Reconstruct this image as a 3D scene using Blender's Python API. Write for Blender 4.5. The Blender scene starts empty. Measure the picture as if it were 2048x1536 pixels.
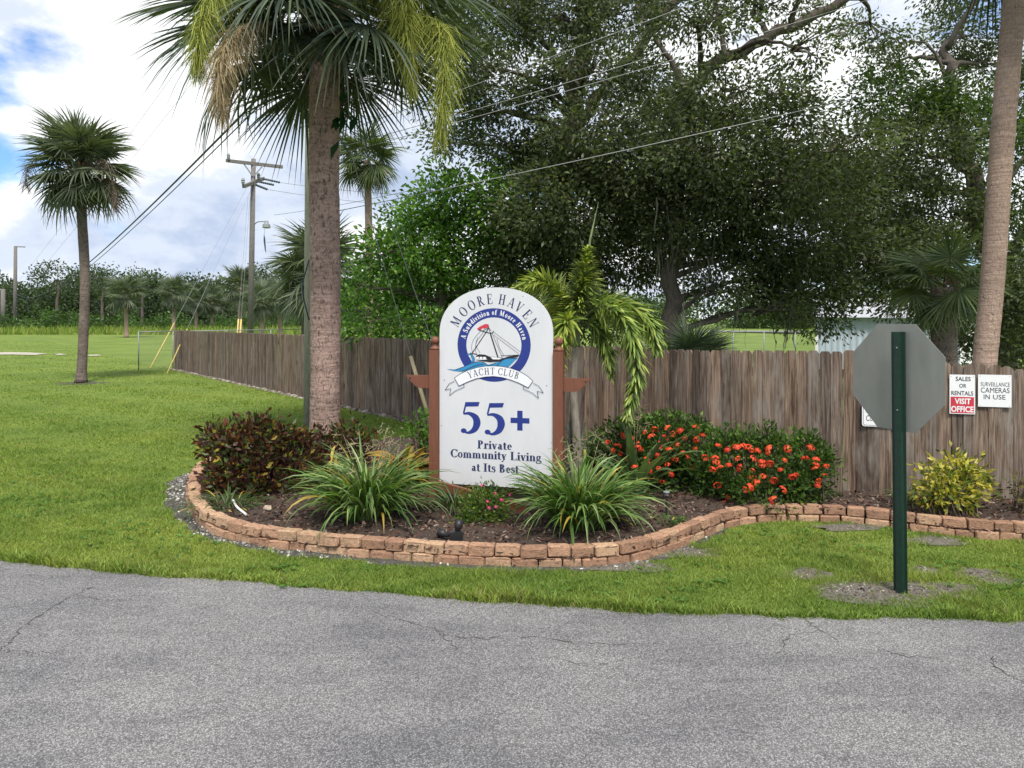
import bpy, bmesh, math, random
import numpy as np
from mathutils import Vector, Matrix, Euler
random.seed(11); rng = np.random.default_rng(11)
PI = math.pi; R = math.radians
SC = bpy.context.scene
COL = SC.collection

# ------------------------------------------------------------------ camera
F = 1450.0; CAMH = 1.95; HOR = 636.0
cam = bpy.data.cameras.new('camera'); camo = bpy.data.objects.new('camera', cam); COL.objects.link(camo)
camo.location = (0, 0, CAMH); camo.rotation_euler = (R(90), 0, 0)
cam.sensor_fit = 'HORIZONTAL'; cam.sensor_width = 36; cam.lens = 36*F/2048
cam.shift_y = -(768-HOR)/2048
cam.clip_start = 0.05; cam.clip_end = 3000
SC.camera = camo
SC.render.resolution_x = 1024; SC.render.resolution_y = 768

# ------------------------------------------------------------------ light
SKY_TURN = 35
SUN_AZ, SUN_EL = R(168), R(60)           # azimuth clockwise from +Y
world = bpy.data.worlds.new('World'); SC.world = world; world.use_nodes = True
def build_world():
    nt = world.node_tree; N = nt.nodes; L = nt.links; N.clear()
    out = N.new('ShaderNodeOutputWorld'); bg = N.new('ShaderNodeBackground'); bg.inputs[1].default_value = 0.1
    sky = N.new('ShaderNodeTexSky'); sky.sky_type = 'NISHITA'; sky.sun_disc = False
    sky.sun_elevation = SUN_EL; sky.sun_rotation = SUN_AZ; sky.air_density = 1.0; sky.dust_density = 0.6; sky.ozone_density = 2.0
    tc = N.new('ShaderNodeTexCoord')
    mp = N.new('ShaderNodeMapping'); mp.inputs['Scale'].default_value = (1, 1, 1.9); mp.inputs['Location'].default_value = (0.35, 0.1, 0.0); mp.inputs['Rotation'].default_value = (0, 0, R(SKY_TURN))
    L.new(tc.outputs['Generated'], mp.inputs[0])
    def noise(scale, detail, rough, off):
        m = N.new('ShaderNodeMapping'); m.inputs['Location'].default_value = off; L.new(mp.outputs[0], m.inputs[0])
        n = N.new('ShaderNodeTexNoise'); n.inputs['Scale'].default_value = scale; n.inputs['Detail'].default_value = detail
        n.inputs['Roughness'].default_value = rough; L.new(m.outputs[0], n.inputs['Vector']); return n.outputs[0]
    def ramp(src, stops, ease='EASE'):
        r = N.new('ShaderNodeValToRGB'); r.color_ramp.interpolation = ease
        while len(r.color_ramp.elements) < len(stops): r.color_ramp.elements.new(0.5)
        for e, (p, c) in zip(r.color_ramp.elements, stops): e.position = p; e.color = c
        L.new(src, r.inputs[0]); return r.outputs[0]
    OFF1 = (0.3, 2.2, 9.1); OFF2 = (6.1, 1.0, 4.9)
    big = noise(1.9, 9, 0.56, OFF1)
    cover = ramp(big, [(0.375, (0, 0, 0, 1)), (0.455, (1, 1, 1, 1))])
    sh = noise(3.0, 10, 0.58, OFF2)
    shade = ramp(sh, [(0.36, (3.3, 3.95, 5.2, 1)), (0.46, (4.7, 5.2, 6.1, 1)), (0.555, (7.2, 7.3, 7.4, 1))])
    mix = N.new('ShaderNodeMixRGB'); L.new(cover, mix.inputs[0])
    boost = N.new('ShaderNodeMixRGB'); boost.blend_type = 'MULTIPLY'; boost.inputs[0].default_value = 1; boost.inputs[2].default_value = (0.70, 0.94, 1.22, 1)
    L.new(sky.outputs[0], boost.inputs[1])
    L.new(boost.outputs[0], mix.inputs[1]); L.new(shade, mix.inputs[2])
    L.new(mix.outputs[0], bg.inputs[0]); L.new(bg.outputs[0], out.inputs[0])
build_world()
sun = bpy.data.lights.new('sun', 'SUN'); suno = bpy.data.objects.new('sun', sun); COL.objects.link(suno)
sun.energy = 3.0; sun.angle = R(13); sun.color = (1.0, 0.94, 0.83)
sd = Vector((math.sin(SUN_AZ)*math.cos(SUN_EL), math.cos(SUN_AZ)*math.cos(SUN_EL), math.sin(SUN_EL)))
suno.rotation_euler = sd.to_track_quat('Z', 'Y').to_euler(); suno.location = (20, 20, 40)
vs = SC.view_settings; vs.view_transform = 'Standard'; vs.look = 'None'; vs.gamma = 1; vs.use_curve_mapping = False
vs.exposure = 0.74
SC.cycles.max_bounces = 5; SC.cycles.diffuse_bounces = 3; SC.cycles.glossy_bounces = 2; SC.cycles.transmission_bounces = 3; SC.cycles.transparent_max_bounces = 4

# ------------------------------------------------------------------ helpers
def P(x, y, Y): return Vector(((x-1024)/F*Y, Y, CAMH-(y-HOR)/F*Y))
def PG(x, y, z=0.0):
    Y = F*(CAMH-z)/(y-HOR); return Vector(((x-1024)/F*Y, Y, z))
def wl(o):
    v = Vector((0, 0, 0))
    while o: v += o.location; o = o.parent
    return v
def tag(o, label=None, cat=None, group=None, kind=None):
    if label: o['label'] = label
    if cat: o['category'] = cat
    if group: o['group'] = group
    if kind: o['kind'] = kind
    return o
def empty(name, loc, label, cat, group=None):
    o = bpy.data.objects.new(name, None); COL.objects.link(o); o.location = loc; o.empty_display_size = 0.1
    return tag(o, label, cat, group)
def O(name, me, mat=None, parent=None, loc=None, rot=None, scale=None):
    """mesh object; without loc the vertices are world coordinates"""
    o = bpy.data.objects.new(name, me); COL.objects.link(o)
    if mat is not None and len(me.materials) == 0: me.materials.append(mat)
    w = Vector(loc) if loc is not None else Vector((0, 0, 0))
    if parent: o.parent = parent; w = w-wl(parent)
    o.location = w
    if rot is not None: o.rotation_euler = rot
    if scale is not None: o.scale = (scale,)*3 if isinstance(scale, (int, float)) else scale
    return o
def np_mesh(name, verts, faces, col=None, smooth=False):
    verts = np.asarray(verts, np.float32).reshape(-1, 3); faces = np.asarray(faces, np.int32); k = faces.shape[1]
    me = bpy.data.meshes.new(name); me.vertices.add(len(verts)); me.vertices.foreach_set('co', verts.ravel())
    me.loops.add(faces.size); me.loops.foreach_set('vertex_index', faces.ravel())
    me.polygons.add(len(faces)); me.polygons.foreach_set('loop_start', np.arange(0, faces.size, k, dtype=np.int32))
    me.polygons.foreach_set('loop_total', np.full(len(faces), k, np.int32))
    if smooth: me.polygons.foreach_set('use_smooth', np.ones(len(faces), bool))
    if col is not None:
        a = me.color_attributes.new('Col', 'FLOAT_COLOR', 'POINT'); c = np.ones((len(verts), 4), np.float32); c[:, :3] = col
        a.data.foreach_set('color', c.ravel())
    me.update(calc_edges=True); me.validate(); return me
class MB:
    def __init__(s): s.v = []; s.f = []; s.c = []
    def add(s, vs, fs, col=None):
        n = len(s.v); s.v += [tuple(v) for v in vs]; s.f += [tuple(n+i for i in f) for f in fs]
        if col is not None: s.c += [col if isinstance(col[0], (int, float)) else None]*len(vs) if isinstance(col[0], (int, float)) else list(col)
    def box(s, lo, hi, M=None):
        a, b = lo, hi
        vs = [Vector((x, y, z)) for z in (a[2], b[2]) for y in (a[1], b[1]) for x in (a[0], b[0])]
        if M is not None: vs = [M @ v for v in vs]
        s.add(vs, [(0, 2, 3, 1), (4, 5, 7, 6), (0, 1, 5, 4), (2, 6, 7, 3), (0, 4, 6, 2), (1, 3, 7, 5)])
    def tube(s, pts, rad, n=8, cap=True, col=None):
        pts = [Vector(p) for p in pts]; m = len(pts); rad = rad if isinstance(rad, (list, tuple)) else [rad]*m
        base = len(s.v); ref = None; vs = []
        for i, p in enumerate(pts):
            t = (pts[min(i+1, m-1)]-pts[max(i-1, 0)])
            t = t.normalized() if t.length > 1e-9 else Vector((0, 0, 1))
            if ref is None: ref = t.orthogonal().normalized()
            u = (ref-t*ref.dot(t)); u = u.normalized() if u.length > 1e-6 else t.orthogonal().normalized(); ref = u
            w = t.cross(u)
            for k in range(n):
                a = 2*PI*k/n; vs.append(p+(u*math.cos(a)+w*math.sin(a))*rad[i])
        fs = []
        for i in range(m-1):
            for k in range(n):
                fs.append((i*n+k, i*n+(k+1) % n, (i+1)*n+(k+1) % n, (i+1)*n+k))
        if cap: fs.append(tuple(range(n-1, -1, -1))); fs.append(tuple((m-1)*n+k for k in range(n)))
        s.add(vs, fs, col)
    def lathe(s, prof, org, n=16):
        vs = []; m = len(prof)
        for r, z in prof:
            for k in range(n): a = 2*PI*k/n; vs.append(Vector(org)+Vector((r*math.cos(a), r*math.sin(a), z)))
        fs = [(i*n+k, i*n+(k+1) % n, (i+1)*n+(k+1) % n, (i+1)*n+k) for i in range(m-1) for k in range(n)]
        s.add(vs, fs)
    def prism(s, outline, y0, y1, M=None):
        """outline in (x,z), extruded along y"""
        n = len(outline); vs = [Vector((x, y0, z)) for x, z in outline]+[Vector((x, y1, z)) for x, z in outline]
        if M is not None: vs = [M @ v for v in vs]
        s.add(vs, [tuple(range(n)), tuple(range(2*n-1, n-1, -1))]+[(i, i+n, (i+1) % n+n, (i+1) % n) for i in range(n)])
    def mesh(s, name, smooth=False):
        me = bpy.data.meshes.new(name); me.from_pydata(s.v, [], s.f)
        if smooth: me.polygons.foreach_set('use_smooth', np.ones(len(s.f), bool))
        if s.c and len(s.c) == len(s.v):
            a = me.color_attributes.new('Col', 'FLOAT_COLOR', 'POINT')
            for i, c in enumerate(s.c): a.data[i].color = (c[0], c[1], c[2], 1)
        me.update(); return me
    def build(s, name, mat, parent=None, smooth=False, **k): return O(name, s.mesh(name, smooth), mat, parent, **k)
def bez(pts, n):
    """Catmull-Rom through pts, n samples per span"""
    pts = [Vector(p) for p in pts]; q = [pts[0]*2-pts[1]]+pts+[pts[-1]*2-pts[-2]]; o = []
    for i in range(1, len(q)-2):
        for k in range(n):
            t = k/n; a, b, c, d = q[i-1], q[i], q[i+1], q[i+2]
            o.append(0.5*((2*b)+(c-a)*t+(2*a-5*b+4*c-d)*t*t+(3*b-a-3*c+d)*t**3))
    o.append(pts[-1]); return o

# ------------------------------------------------------------------ materials
def nodes(name):
    m = bpy.data.materials.new(name); m.use_nodes = True; nt = m.node_tree; nt.nodes.clear()
    out = nt.nodes.new('ShaderNodeOutputMaterial'); b = nt.nodes.new('ShaderNodeBsdfPrincipled'); nt.links.new(b.outputs[0], out.inputs[0])
    return m, nt, b, out
def tex(nt, kind='Noise', scale=5, detail=6, rough=0.6, vec=None, stretch=None, dist=0.0):
    n = nt.nodes.new('ShaderNodeTex'+kind)
    if kind == 'Noise': n.inputs['Scale'].default_value = scale; n.inputs['Detail'].default_value = detail; n.inputs['Roughness'].default_value = rough; n.inputs['Distortion'].default_value = dist
    else: n.inputs['Scale'].default_value = scale
    if vec is None: vec = nt.nodes.new('ShaderNodeTexCoord').outputs['Object']
    if stretch:
        mp = nt.nodes.new('ShaderNodeMapping'); mp.inputs['Scale'].default_value = stretch; nt.links.new(vec, mp.inputs[0]); vec = mp.outputs[0]
    nt.links.new(vec, n.inputs['Vector']); return n
def rampn(nt, src, stops):
    r = nt.nodes.new('ShaderNodeValToRGB')
    while len(r.color_ramp.elements) < len(stops): r.color_ramp.elements.new(0.5)
    for e, (p, c) in zip(r.color_ramp.elements, stops): e.position = p; e.color = (*c, 1) if len(c) == 3 else c
    nt.links.new(src, r.inputs[0]); return r.outputs[0]
def mixn(nt, a, b, f, mode='MIX'):
    m = nt.nodes.new('ShaderNodeMixRGB'); m.blend_type = mode
    for s, i in ((f, 0), (a, 1), (b, 2)):
        if isinstance(s, (int, float)): m.inputs[i].default_value = s
        elif isinstance(s, tuple): m.inputs[i].default_value = (*s, 1)
        else: nt.links.new(s, m.inputs[i])
    return m.outputs[0]
def bumpn(nt, b, h, strength=0.4, dist=0.02):
    n = nt.nodes.new('ShaderNodeBump'); n.inputs['Strength'].default_value = strength; n.inputs['Distance'].default_value = dist
    nt.links.new(h, n.inputs['Height']); nt.links.new(n.outputs[0], b.inputs['Normal'])
def objvec(nt):
    """object coordinates shifted by a per-object random offset, so copies differ"""
    tc = nt.nodes.new('ShaderNodeTexCoord'); oi = nt.nodes.new('ShaderNodeObjectInfo')
    ml = nt.nodes.new('ShaderNodeMath'); ml.operation = 'MULTIPLY'; ml.inputs[1].default_value = 57.0; nt.links.new(oi.outputs['Random'], ml.inputs[0])
    ad = nt.nodes.new('ShaderNodeVectorMath'); ad.operation = 'ADD'; nt.links.new(tc.outputs['Object'], ad.inputs[0]); nt.links.new(ml.outputs[0], ad.inputs[1])
    return ad.outputs[0], oi.outputs['Random']
def simple(name, c, rough=0.6, var=0.15, scale=6, bump=0.0, metal=0.0, stretch=None, spec=0.4):
    m, nt, b, _ = nodes(name)
    n = tex(nt, scale=scale, stretch=stretch)
    lo = tuple(x*(1-var) for x in c); hi = tuple(min(1, x*(1+var)) for x in c)
    nt.links.new(rampn(nt, n.outputs[0], [(0.3, lo), (0.7, hi)]), b.inputs['Base Color'])
    b.inputs['Roughness'].default_value = rough; b.inputs['Metallic'].default_value = metal; b.inputs['Specular IOR Level'].default_value = spec
    if bump: bumpn(nt, b, n.outputs[0], bump, 0.01)
    return m
def leafmat(name, trans=0.35, rough=0.45, spec=0.3, tint=None, bright=1.0):
    m, nt, b, out = nodes(name)
    at = nt.nodes.new('ShaderNodeVertexColor'); at.layer_name = 'Col'; c = at.outputs[0]
    nt.links.new(c, b.inputs['Base Color']); b.inputs['Roughness'].default_value = rough; b.inputs['Specular IOR Level'].default_value = spec
    tr = nt.nodes.new('ShaderNodeBsdfTranslucent'); tc = mixn(nt, c, tint or (0.9, 1.0, 0.35), 1.0, 'MULTIPLY')
    tc2 = mixn(nt, tc, (1.5, 1.5, 1.5), 1.0, 'MULTIPLY'); nt.links.new(tc2, tr.inputs[0])
    mx = nt.nodes.new('ShaderNodeMixShader'); mx.inputs[0].default_value = trans
    nt.links.new(b.outputs[0], mx.inputs[1]); nt.links.new(tr.outputs[0], mx.inputs[2]); nt.links.new(mx.outputs[0], out.inputs[0])
    return m
M_LEAF = leafmat('leaf', 0.42); M_STRAP = leafmat('strap_leaf', 0.25, 0.4); M_GRASS = leafmat('grass_blade', 0.3, 0.55, 0.2)
M_DRY = leafmat('dry_matter', 0.15, 0.8, 0.1, (1, 0.95, 0.7))

def mat_lawn():
    m, nt, b, _ = nodes('lawn')
    n1 = tex(nt, scale=0.35, detail=6); n2 = tex(nt, scale=30, detail=8, rough=0.75)
    c = rampn(nt, n1.outputs[0], [(0.3, (0.115, 0.175, 0.038)), (0.55, (0.165, 0.230, 0.050)), (0.75, (0.215, 0.275, 0.065))])
    c = mixn(nt, c, rampn(nt, n2.outputs[0], [(0.3, (0.45, 0.45, 0.45)), (0.7, (1.25, 1.25, 1.2))]), 0.8, 'MULTIPLY')
    nt.links.new(c, b.inputs['Base Color']); b.inputs['Roughness'].default_value = 0.9; b.inputs['Specular IOR Level'].default_value = 0.1
    bumpn(nt, b, n2.outputs[0], 0.6, 0.04); return m
def mat_asphalt():
    m, nt, b, _ = nodes('asphalt')
    v = tex(nt, 'Voronoi', 140); v2 = tex(nt, 'Voronoi', 190); n = tex(nt, scale=0.7, detail=5); n3 = tex(nt, scale=260, detail=2)
    c = rampn(nt, v.outputs['Color'], [(0.15, (0.150, 0.150, 0.155)), (0.5, (0.232, 0.231, 0.237)), (0.85, (0.375, 0.375, 0.382))])
    d = rampn(nt, v.outputs['Distance'], [(0.25, (1.12, 1.12, 1.12)), (0.62, (0.30, 0.30, 0.31))])
    c = mixn(nt, c, d, 0.62, 'MULTIPLY')
    c = mixn(nt, c, rampn(nt, n3.outputs[0], [(0.35, (0.7, 0.7, 0.7)), (0.7, (1.25, 1.25, 1.25))]), 0.7, 'MULTIPLY')
    c = mixn(nt, c, rampn(nt, n.outputs[0], [(0.35, (0.80, 0.80, 0.82)), (0.65, (1.12, 1.11, 1.10))]), 1.0, 'MULTIPLY')
    nb = tex(nt, scale=2.6, detail=6, rough=0.7, stretch=(0.35, 1.0, 1)); c = mixn(nt, c, rampn(nt, nb.outputs[0], [(0.38, (0.80, 0.80, 0.81)), (0.52, (1.04, 1.03, 1.02))]), 0.9, 'MULTIPLY')
    nt.links.new(c, b.inputs['Base Color']); b.inputs['Roughness'].default_value = 0.85; b.inputs['Specular IOR Level'].default_value = 0.25
    h = mixn(nt, v.outputs['Distance'], n3.outputs[0], 0.35)
    inv = nt.nodes.new('ShaderNodeInvert'); nt.links.new(h, inv.inputs[1]); bumpn(nt, b, inv.outputs[0], 0.75, 0.008); return m
def mat_picket():
    m, nt, b, _ = nodes('weathered_cedar'); v, rnd = objvec(nt)
    g = tex(nt, scale=9, detail=8, rough=0.7, vec=v, stretch=(6, 6, 0.35), dist=0.6); big = tex(nt, scale=3.0, detail=4, vec=v, stretch=(1.5, 1.5, 0.7)); k = tex(nt, scale=7, detail=2, vec=v, stretch=(1, 1, 0.45))
    c = rampn(nt, g.outputs[0], [(0.32, (0.045, 0.033, 0.028)), (0.46, (0.135, 0.102, 0.082)), (0.57, (0.228, 0.178, 0.145)), (0.72, (0.35, 0.285, 0.238))])
    c = mixn(nt, c, rampn(nt, rnd, [(0.0, (0.52, 0.50, 0.50)), (0.25, (0.85, 0.86, 0.88)), (0.5, (1.05, 0.94, 0.84)), (0.75, (0.92, 0.92, 0.93)), (1.0, (1.35, 1.2, 1.05))]), 1.0, 'MULTIPLY')
    c = mixn(nt, c, (0.27, 0.245, 0.22), rampn(nt, big.outputs[0], [(0.52, (0, 0, 0)), (0.70, (0.7, 0.7, 0.7))]))
    st = tex(nt, scale=2.2, detail=5, rough=0.7, vec=v, stretch=(3.5, 3.5, 0.55), dist=1.2)
    c = mixn(nt, c, (0.045, 0.030, 0.024), rampn(nt, st.outputs[0], [(0.30, (0.85, 0.85, 0.85)), (0.46, (0, 0, 0))]))
    c = mixn(nt, c, (0.035, 0.024, 0.020), rampn(nt, k.outputs[0], [(0.24, (0.95, 0.95, 0.95)), (0.36, (0, 0, 0))]))
    nt.links.new(c, b.inputs['Base Color']); b.inputs['Roughness'].default_value = 0.9; b.inputs['Specular IOR Level'].default_value = 0.15
    bumpn(nt, b, g.outputs[0], 0.5, 0.006); return m
def mat_block():
    m, nt, b, _ = nodes('tumbled_block'); v, rnd = objvec(nt)
    n = tex(nt, scale=9, detail=7, rough=0.65, vec=v); n2 = tex(nt, scale=60, detail=4, vec=v); n3 = tex(nt, scale=4, detail=3, vec=v)
    c = rampn(nt, n.outputs[0], [(0.25, (0.24, 0.135, 0.095)), (0.5, (0.42, 0.262, 0.180)), (0.72, (0.55, 0.39, 0.270))])
    c = mixn(nt, c, rampn(nt, rnd, [(0, (0.72, 0.66, 0.64)), (0.3, (0.95, 0.88, 0.84)), (0.6, (1.08, 1.04, 1.0)), (0.8, (1.08, 1.12, 1.06)), (1, (1.25, 1.30, 1.22))]), 1.0, 'MULTIPLY')
    c = mixn(nt, c, (0.10, 0.075, 0.06), rampn(nt, n3.outputs[0], [(0.30, (0.75, 0.75, 0.75)), (0.46, (0, 0, 0))]))
    c = mixn(nt, c, rampn(nt, n2.outputs[0], [(0.3, (0.75, 0.75, 0.75)), (0.7, (1.15, 1.15, 1.15))]), 0.6, 'MULTIPLY')
    nt.links.new(c, b.inputs['Base Color']); b.inputs['Roughness'].default_value = 0.9; b.inputs['Specular IOR Level'].default_value = 0.15
    bumpn(nt, b, mixn(nt, n.outputs[0], n2.outputs[0], 0.4), 0.8, 0.016); return m
def mat_palmtrunk(name, hi, lo, dark, scar=1.0):
    m, nt, b, _ = nodes(name)
    ring = tex(nt, scale=5, detail=5, rough=0.6, stretch=(0.7, 0.7, 5.5), dist=0.5)
    blot = tex(nt, scale=16, detail=4, rough=0.6, stretch=(1.5, 1.5, 1.1), dist=0.8); fine = tex(nt, scale=40, detail=4, stretch=(2.5, 2.5, 0.4)); big = tex(nt, scale=1.4, detail=3)
    c = rampn(nt, ring.outputs[0], [(0.3, lo), (0.65, hi)])
    c = mixn(nt, c, dark, rampn(nt, blot.outputs[0], [(0.30, (1, 1, 1)), (0.47*scar, (0, 0, 0))]))
    c = mixn(nt, c, rampn(nt, fine.outputs[0], [(0.3, (0.6, 0.6, 0.6)), (0.65, (1.15, 1.15, 1.15))]), 0.8, 'MULTIPLY')
    c = mixn(nt, c, rampn(nt, big.outputs[0], [(0.35, (0.8, 0.8, 0.8)), (0.65, (1.12, 1.1, 1.1))]), 1.0, 'MULTIPLY')
    nt.links.new(c, b.inputs['Base Color']); b.inputs['Roughness'].default_value = 0.9; b.inputs['Specular IOR Level'].default_value = 0.1
    bumpn(nt, b, mixn(nt, ring.outputs[0], blot.outputs[0], 0.5), 0.8, 0.03); return m
def mat_bark(name='oak_bark', a=(0.045, 0.036, 0.030), c=(0.15, 0.125, 0.105)):
    m, nt, b, _ = nodes(name); n = tex(nt, scale=10, detail=8, rough=0.7, stretch=(1.6, 1.6, 0.5), dist=1.0)
    nt.links.new(rampn(nt, n.outputs[0], [(0.3, a), (0.7, c)]), b.inputs['Base Color']); b.inputs['Roughness'].default_value = 0.95
    bumpn(nt, b, n.outputs[0], 0.9, 0.03); return m
def mat_mulch():
    m, nt, b, _ = nodes('mulch'); n = tex(nt, scale=40, detail=6, rough=0.7); n1 = tex(nt, scale=1.6, detail=4)
    c = rampn(nt, n.outputs[0], [(0.3, (0.022, 0.015, 0.012)), (0.55, (0.075, 0.048, 0.036)), (0.75, (0.16, 0.11, 0.085))])
    c = mixn(nt, c, (0.05, 0.036, 0.028), rampn(nt, n1.outputs[0], [(0.4, (0, 0, 0)), (0.6, (0.6, 0.6, 0.6))]))
    nt.links.new(c, b.inputs['Base Color']); b.inputs['Roughness'].default_value = 0.95; bumpn(nt, b, n.outputs[0], 1.0, 0.03); return m
def mat_dirt(name, a, c):
    m, nt, b, _ = nodes(name); n = tex(nt, scale=22, detail=8, rough=0.75)
    nt.links.new(rampn(nt, n.outputs[0], [(0.3, a), (0.7, c)]), b.inputs['Base Color']); b.inputs['Roughness'].default_value = 0.95; bumpn(nt, b, n.outputs[0], 0.8, 0.02); return m
M_LAWN = mat_lawn(); M_ASPH = mat_asphalt(); M_PICKET = mat_picket(); M_BLOCK = mat_block()
M_PTRUNK = mat_palmtrunk('palm_trunk', (0.46, 0.335, 0.285), (0.27, 0.185, 0.155), (0.075, 0.05, 0.045), 1.06)
M_PTRUNK2 = mat_palmtrunk('smooth_palm_trunk', (0.42, 0.31, 0.25), (0.30, 0.215, 0.17), (0.13, 0.10, 0.085), 0.85)
M_PTRUNK3 = mat_palmtrunk('grey_palm_trunk', (0.22, 0.175, 0.155), (0.13, 0.105, 0.095), (0.05, 0.042, 0.04))
M_BARK = mat_bark(); M_BARKR = mat_bark('red_bark', (0.05, 0.03, 0.022), (0.17, 0.10, 0.07))
M_MULCH = mat_mulch(); M_SOIL = mat_dirt('grey_soil', (0.045, 0.038, 0.031), (0.20, 0.18, 0.155)); M_SAND = mat_dirt('pale_sand', (0.26, 0.24, 0.18), (0.48, 0.45, 0.38))
M_SOIL_SHADE = mat_dirt('dark_soil_and_shade', (0.028, 0.025, 0.022), (0.10, 0.092, 0.085))  # soil of the edging strip, also the painted shade under the left palm
M_CRACK = simple('crack_tar', (0.062, 0.060, 0.058), 0.95); M_FROAD = simple('far_asphalt', (0.33, 0.32, 0.31), 0.9)
M_BROWN = simple('brown_paint', (0.165, 0.062, 0.036), 0.55, 0.14, 14, 0.1, stretch=(3, 3, 0.5))
def mat_board():
    m, nt, b, _ = nodes('sign_board'); n = tex(nt, scale=2.2, detail=7, rough=0.65, stretch=(2.0, 1, 0.6)); n2 = tex(nt, scale=60, detail=3)
    c = rampn(nt, n.outputs[0], [(0.3, (0.575, 0.585, 0.615)), (0.6, (0.62, 0.63, 0.665)), (0.75, (0.60, 0.605, 0.63))])
    nt.links.new(c, b.inputs['Base Color']); b.inputs['Roughness'].default_value = 0.5; b.inputs['Specular IOR Level'].default_value = 0.35; return m
M_BOARD = mat_board()
M_NAVY = simple('navy_paint', (0.018, 0.036, 0.215), 0.45, 0.1); M_NAVY2 = simple('dark_navy_paint', (0.022, 0.030, 0.105), 0.5, 0.12)
M_WHITE = simple('white_paint', (0.76, 0.77, 0.80), 0.5, 0.03); M_BLACK = simple('black_paint', (0.016, 0.016, 0.022), 0.5, 0.1)
M_TEAL = simple('teal_paint', (0.030, 0.235, 0.46), 0.5, 0.1); M_RED = simple('red_paint', (0.52, 0.035, 0.06), 0.5, 0.1); M_SAIL = simple('sail_grey', (0.62, 0.63, 0.62), 0.5, 0.03)
M_ALU = simple('sign_aluminium', (0.28, 0.28, 0.262), 0.42, 0.16, 5, metal=0.35, stretch=(1, 1, .35)); M_GREEN = simple('green_post_paint', (0.006, 0.028, 0.018), 0.45, 0.2, 30)
M_GALV = simple('galvanised_steel', (0.26, 0.28, 0.29), 0.55, 0.15, 20, metal=0.3); M_POLE = mat_bark('pole_wood', (0.10, 0.092, 0.088), (0.21, 0.195, 0.185)); M_POLEG = mat_bark('green_pole_wood', (0.26, 0.25, 0.20), (0.46, 0.44, 0.36))
M_YEL = simple('yellow_guard', (0.55, 0.43, 0.14), 0.5, 0.2); M_BEIGE = simple('beige_guard', (0.60, 0.48, 0.30), 0.6, 0.15)
M_WIRE = simple('wire', (0.20, 0.21, 0.22), 0.5, 0.1); M_WIREL = simple('pale_wire', (0.27, 0.28, 0.28), 0.5, 0.1); M_CABLE = simple('dark_cable', (0.03, 0.05, 0.06), 0.6, 0.1); M_PVC = simple('white_pipe', (0.72, 0.72, 0.70), 0.4, 0.05)
M_PLASTIC = simple('black_plastic', (0.018, 0.018, 0.02), 0.45, 0.2, 20); M_GLASS = simple('lens', (0.55, 0.6, 0.65), 0.15, 0.05)
M_SHED = simple('blue_corrugated_metal', (0.44, 0.51, 0.60), 0.5, 0.08, 3); M_ROOF = simple('grey_roof', (0.36, 0.37, 0.40), 0.7, 0.1)
M_STRAW = simple('leaf_base_fibre', (0.13, 0.085, 0.055), 0.95, 0.5, 12, 0.5); M_STEM = simple('green_stem', (0.16, 0.20, 0.085), 0.6, 0.3, 10, 0.1)
M_GSTEM = simple('grey_stem', (0.22, 0.20, 0.17), 0.85, 0.35, 14, 0.3, stretch=(2, 2, 0.5)); M_TWIG = simple('twig', (0.10, 0.075, 0.055), 0.9, 0.3)
M_STONE = simple('white_shell', (0.62, 0.61, 0.58), 0.8, 0.15)

# ------------------------------------------------------------------ ground, road, bed outline
RE = [(-900, 1035), (-400, 1080), (0, 1120), (200, 1143), (500, 1165), (700, 1182), (1000, 1205), (1200, 1219), (1400, 1229), (1600, 1235), (1800, 1238), (2048, 1241), (2600, 1243), (3300, 1244)]
road_edge = bez([PG(x, y) for x, y in RE], 8)
def jit(x): return 0.05*math.sin(x*5.3)+0.035*math.sin(x*13.1+1)+0.02*math.sin(x*31+2)
road_edge = [Vector((p.x, p.y+jit(p.x)*0.32, 0)) for p in bez(road_edge, 3)]
WALL_PX = [(600, 903), (520, 908), (440, 925), (402, 945), (380, 968), (373, 1003), (395, 1048), (470, 1082), (600, 1103), (750, 1117), (900, 1128), (1050, 1134), (1150, 1135), (1250, 1127), (1330, 1108), (1400, 1080), (1460, 1056), (1530, 1045), (1620, 1044), (1700, 1047), (1800, 1059), (1900, 1072), (2048, 1083), (2250, 1087), (2500, 1088)]
wall_path = bez([PG(x, y) for x, y in WALL_PX], 12)
FA = Vector((-12.9, 27.7, 0)); FB = Vector((2.19, 8.45, 0.05)); FC = Vector((3.55, 7.72, 0.08)); FD = Vector((5.25, 7.22, 0.08)); FE = Vector((8.5, 6.6, 0.08))
bed_poly = [(p.x, p.y) for p in wall_path]+[(7.5, 6.85), (FD.x, FD.y+.05), (FC.x, FC.y+.05), (FB.x, FB.y+.03), (0.4, 10.2), (-1.6, 10.9)]
def inside(x, y, poly):
    x = np.asarray(x); y = np.asarray(y); r = np.zeros(x.shape, bool); n = len(poly)
    for i in range(n):
        x0, y0 = poly[i]; x1, y1 = poly[(i+1) % n]
        if y0 == y1: continue
        c = ((y0 > y) != (y1 > y)) & (x < (x1-x0)*(y-y0)/(y1-y0)+x0); r ^= c
    return r
def near_path(x, y, path, d):
    px = np.array([(p.x, p.y) for p in path]); m = np.full(x.shape, 1e9)
    for q in px: m = np.minimum(m, (x-q[0])**2+(y-q[1])**2)
    return m < d*d
def sheet(name, pts, z, mat, kind='structure', parent=None):
    bm = bmesh.new(); vs = [bm.verts.new((p[0], p[1], z)) for p in pts]; f = bm.faces.new(vs); bmesh.ops.triangulate(bm, faces=[f])
    bmesh.ops.recalc_face_normals(bm, faces=bm.faces)
    for f in bm.faces:
        if f.normal.z < 0: f.normal_flip()
    me = bpy.data.meshes.new(name); bm.to_mesh(me); bm.free(); o = O(name, me, mat, parent)
    if kind: o['kind'] = kind
    return o
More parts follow.
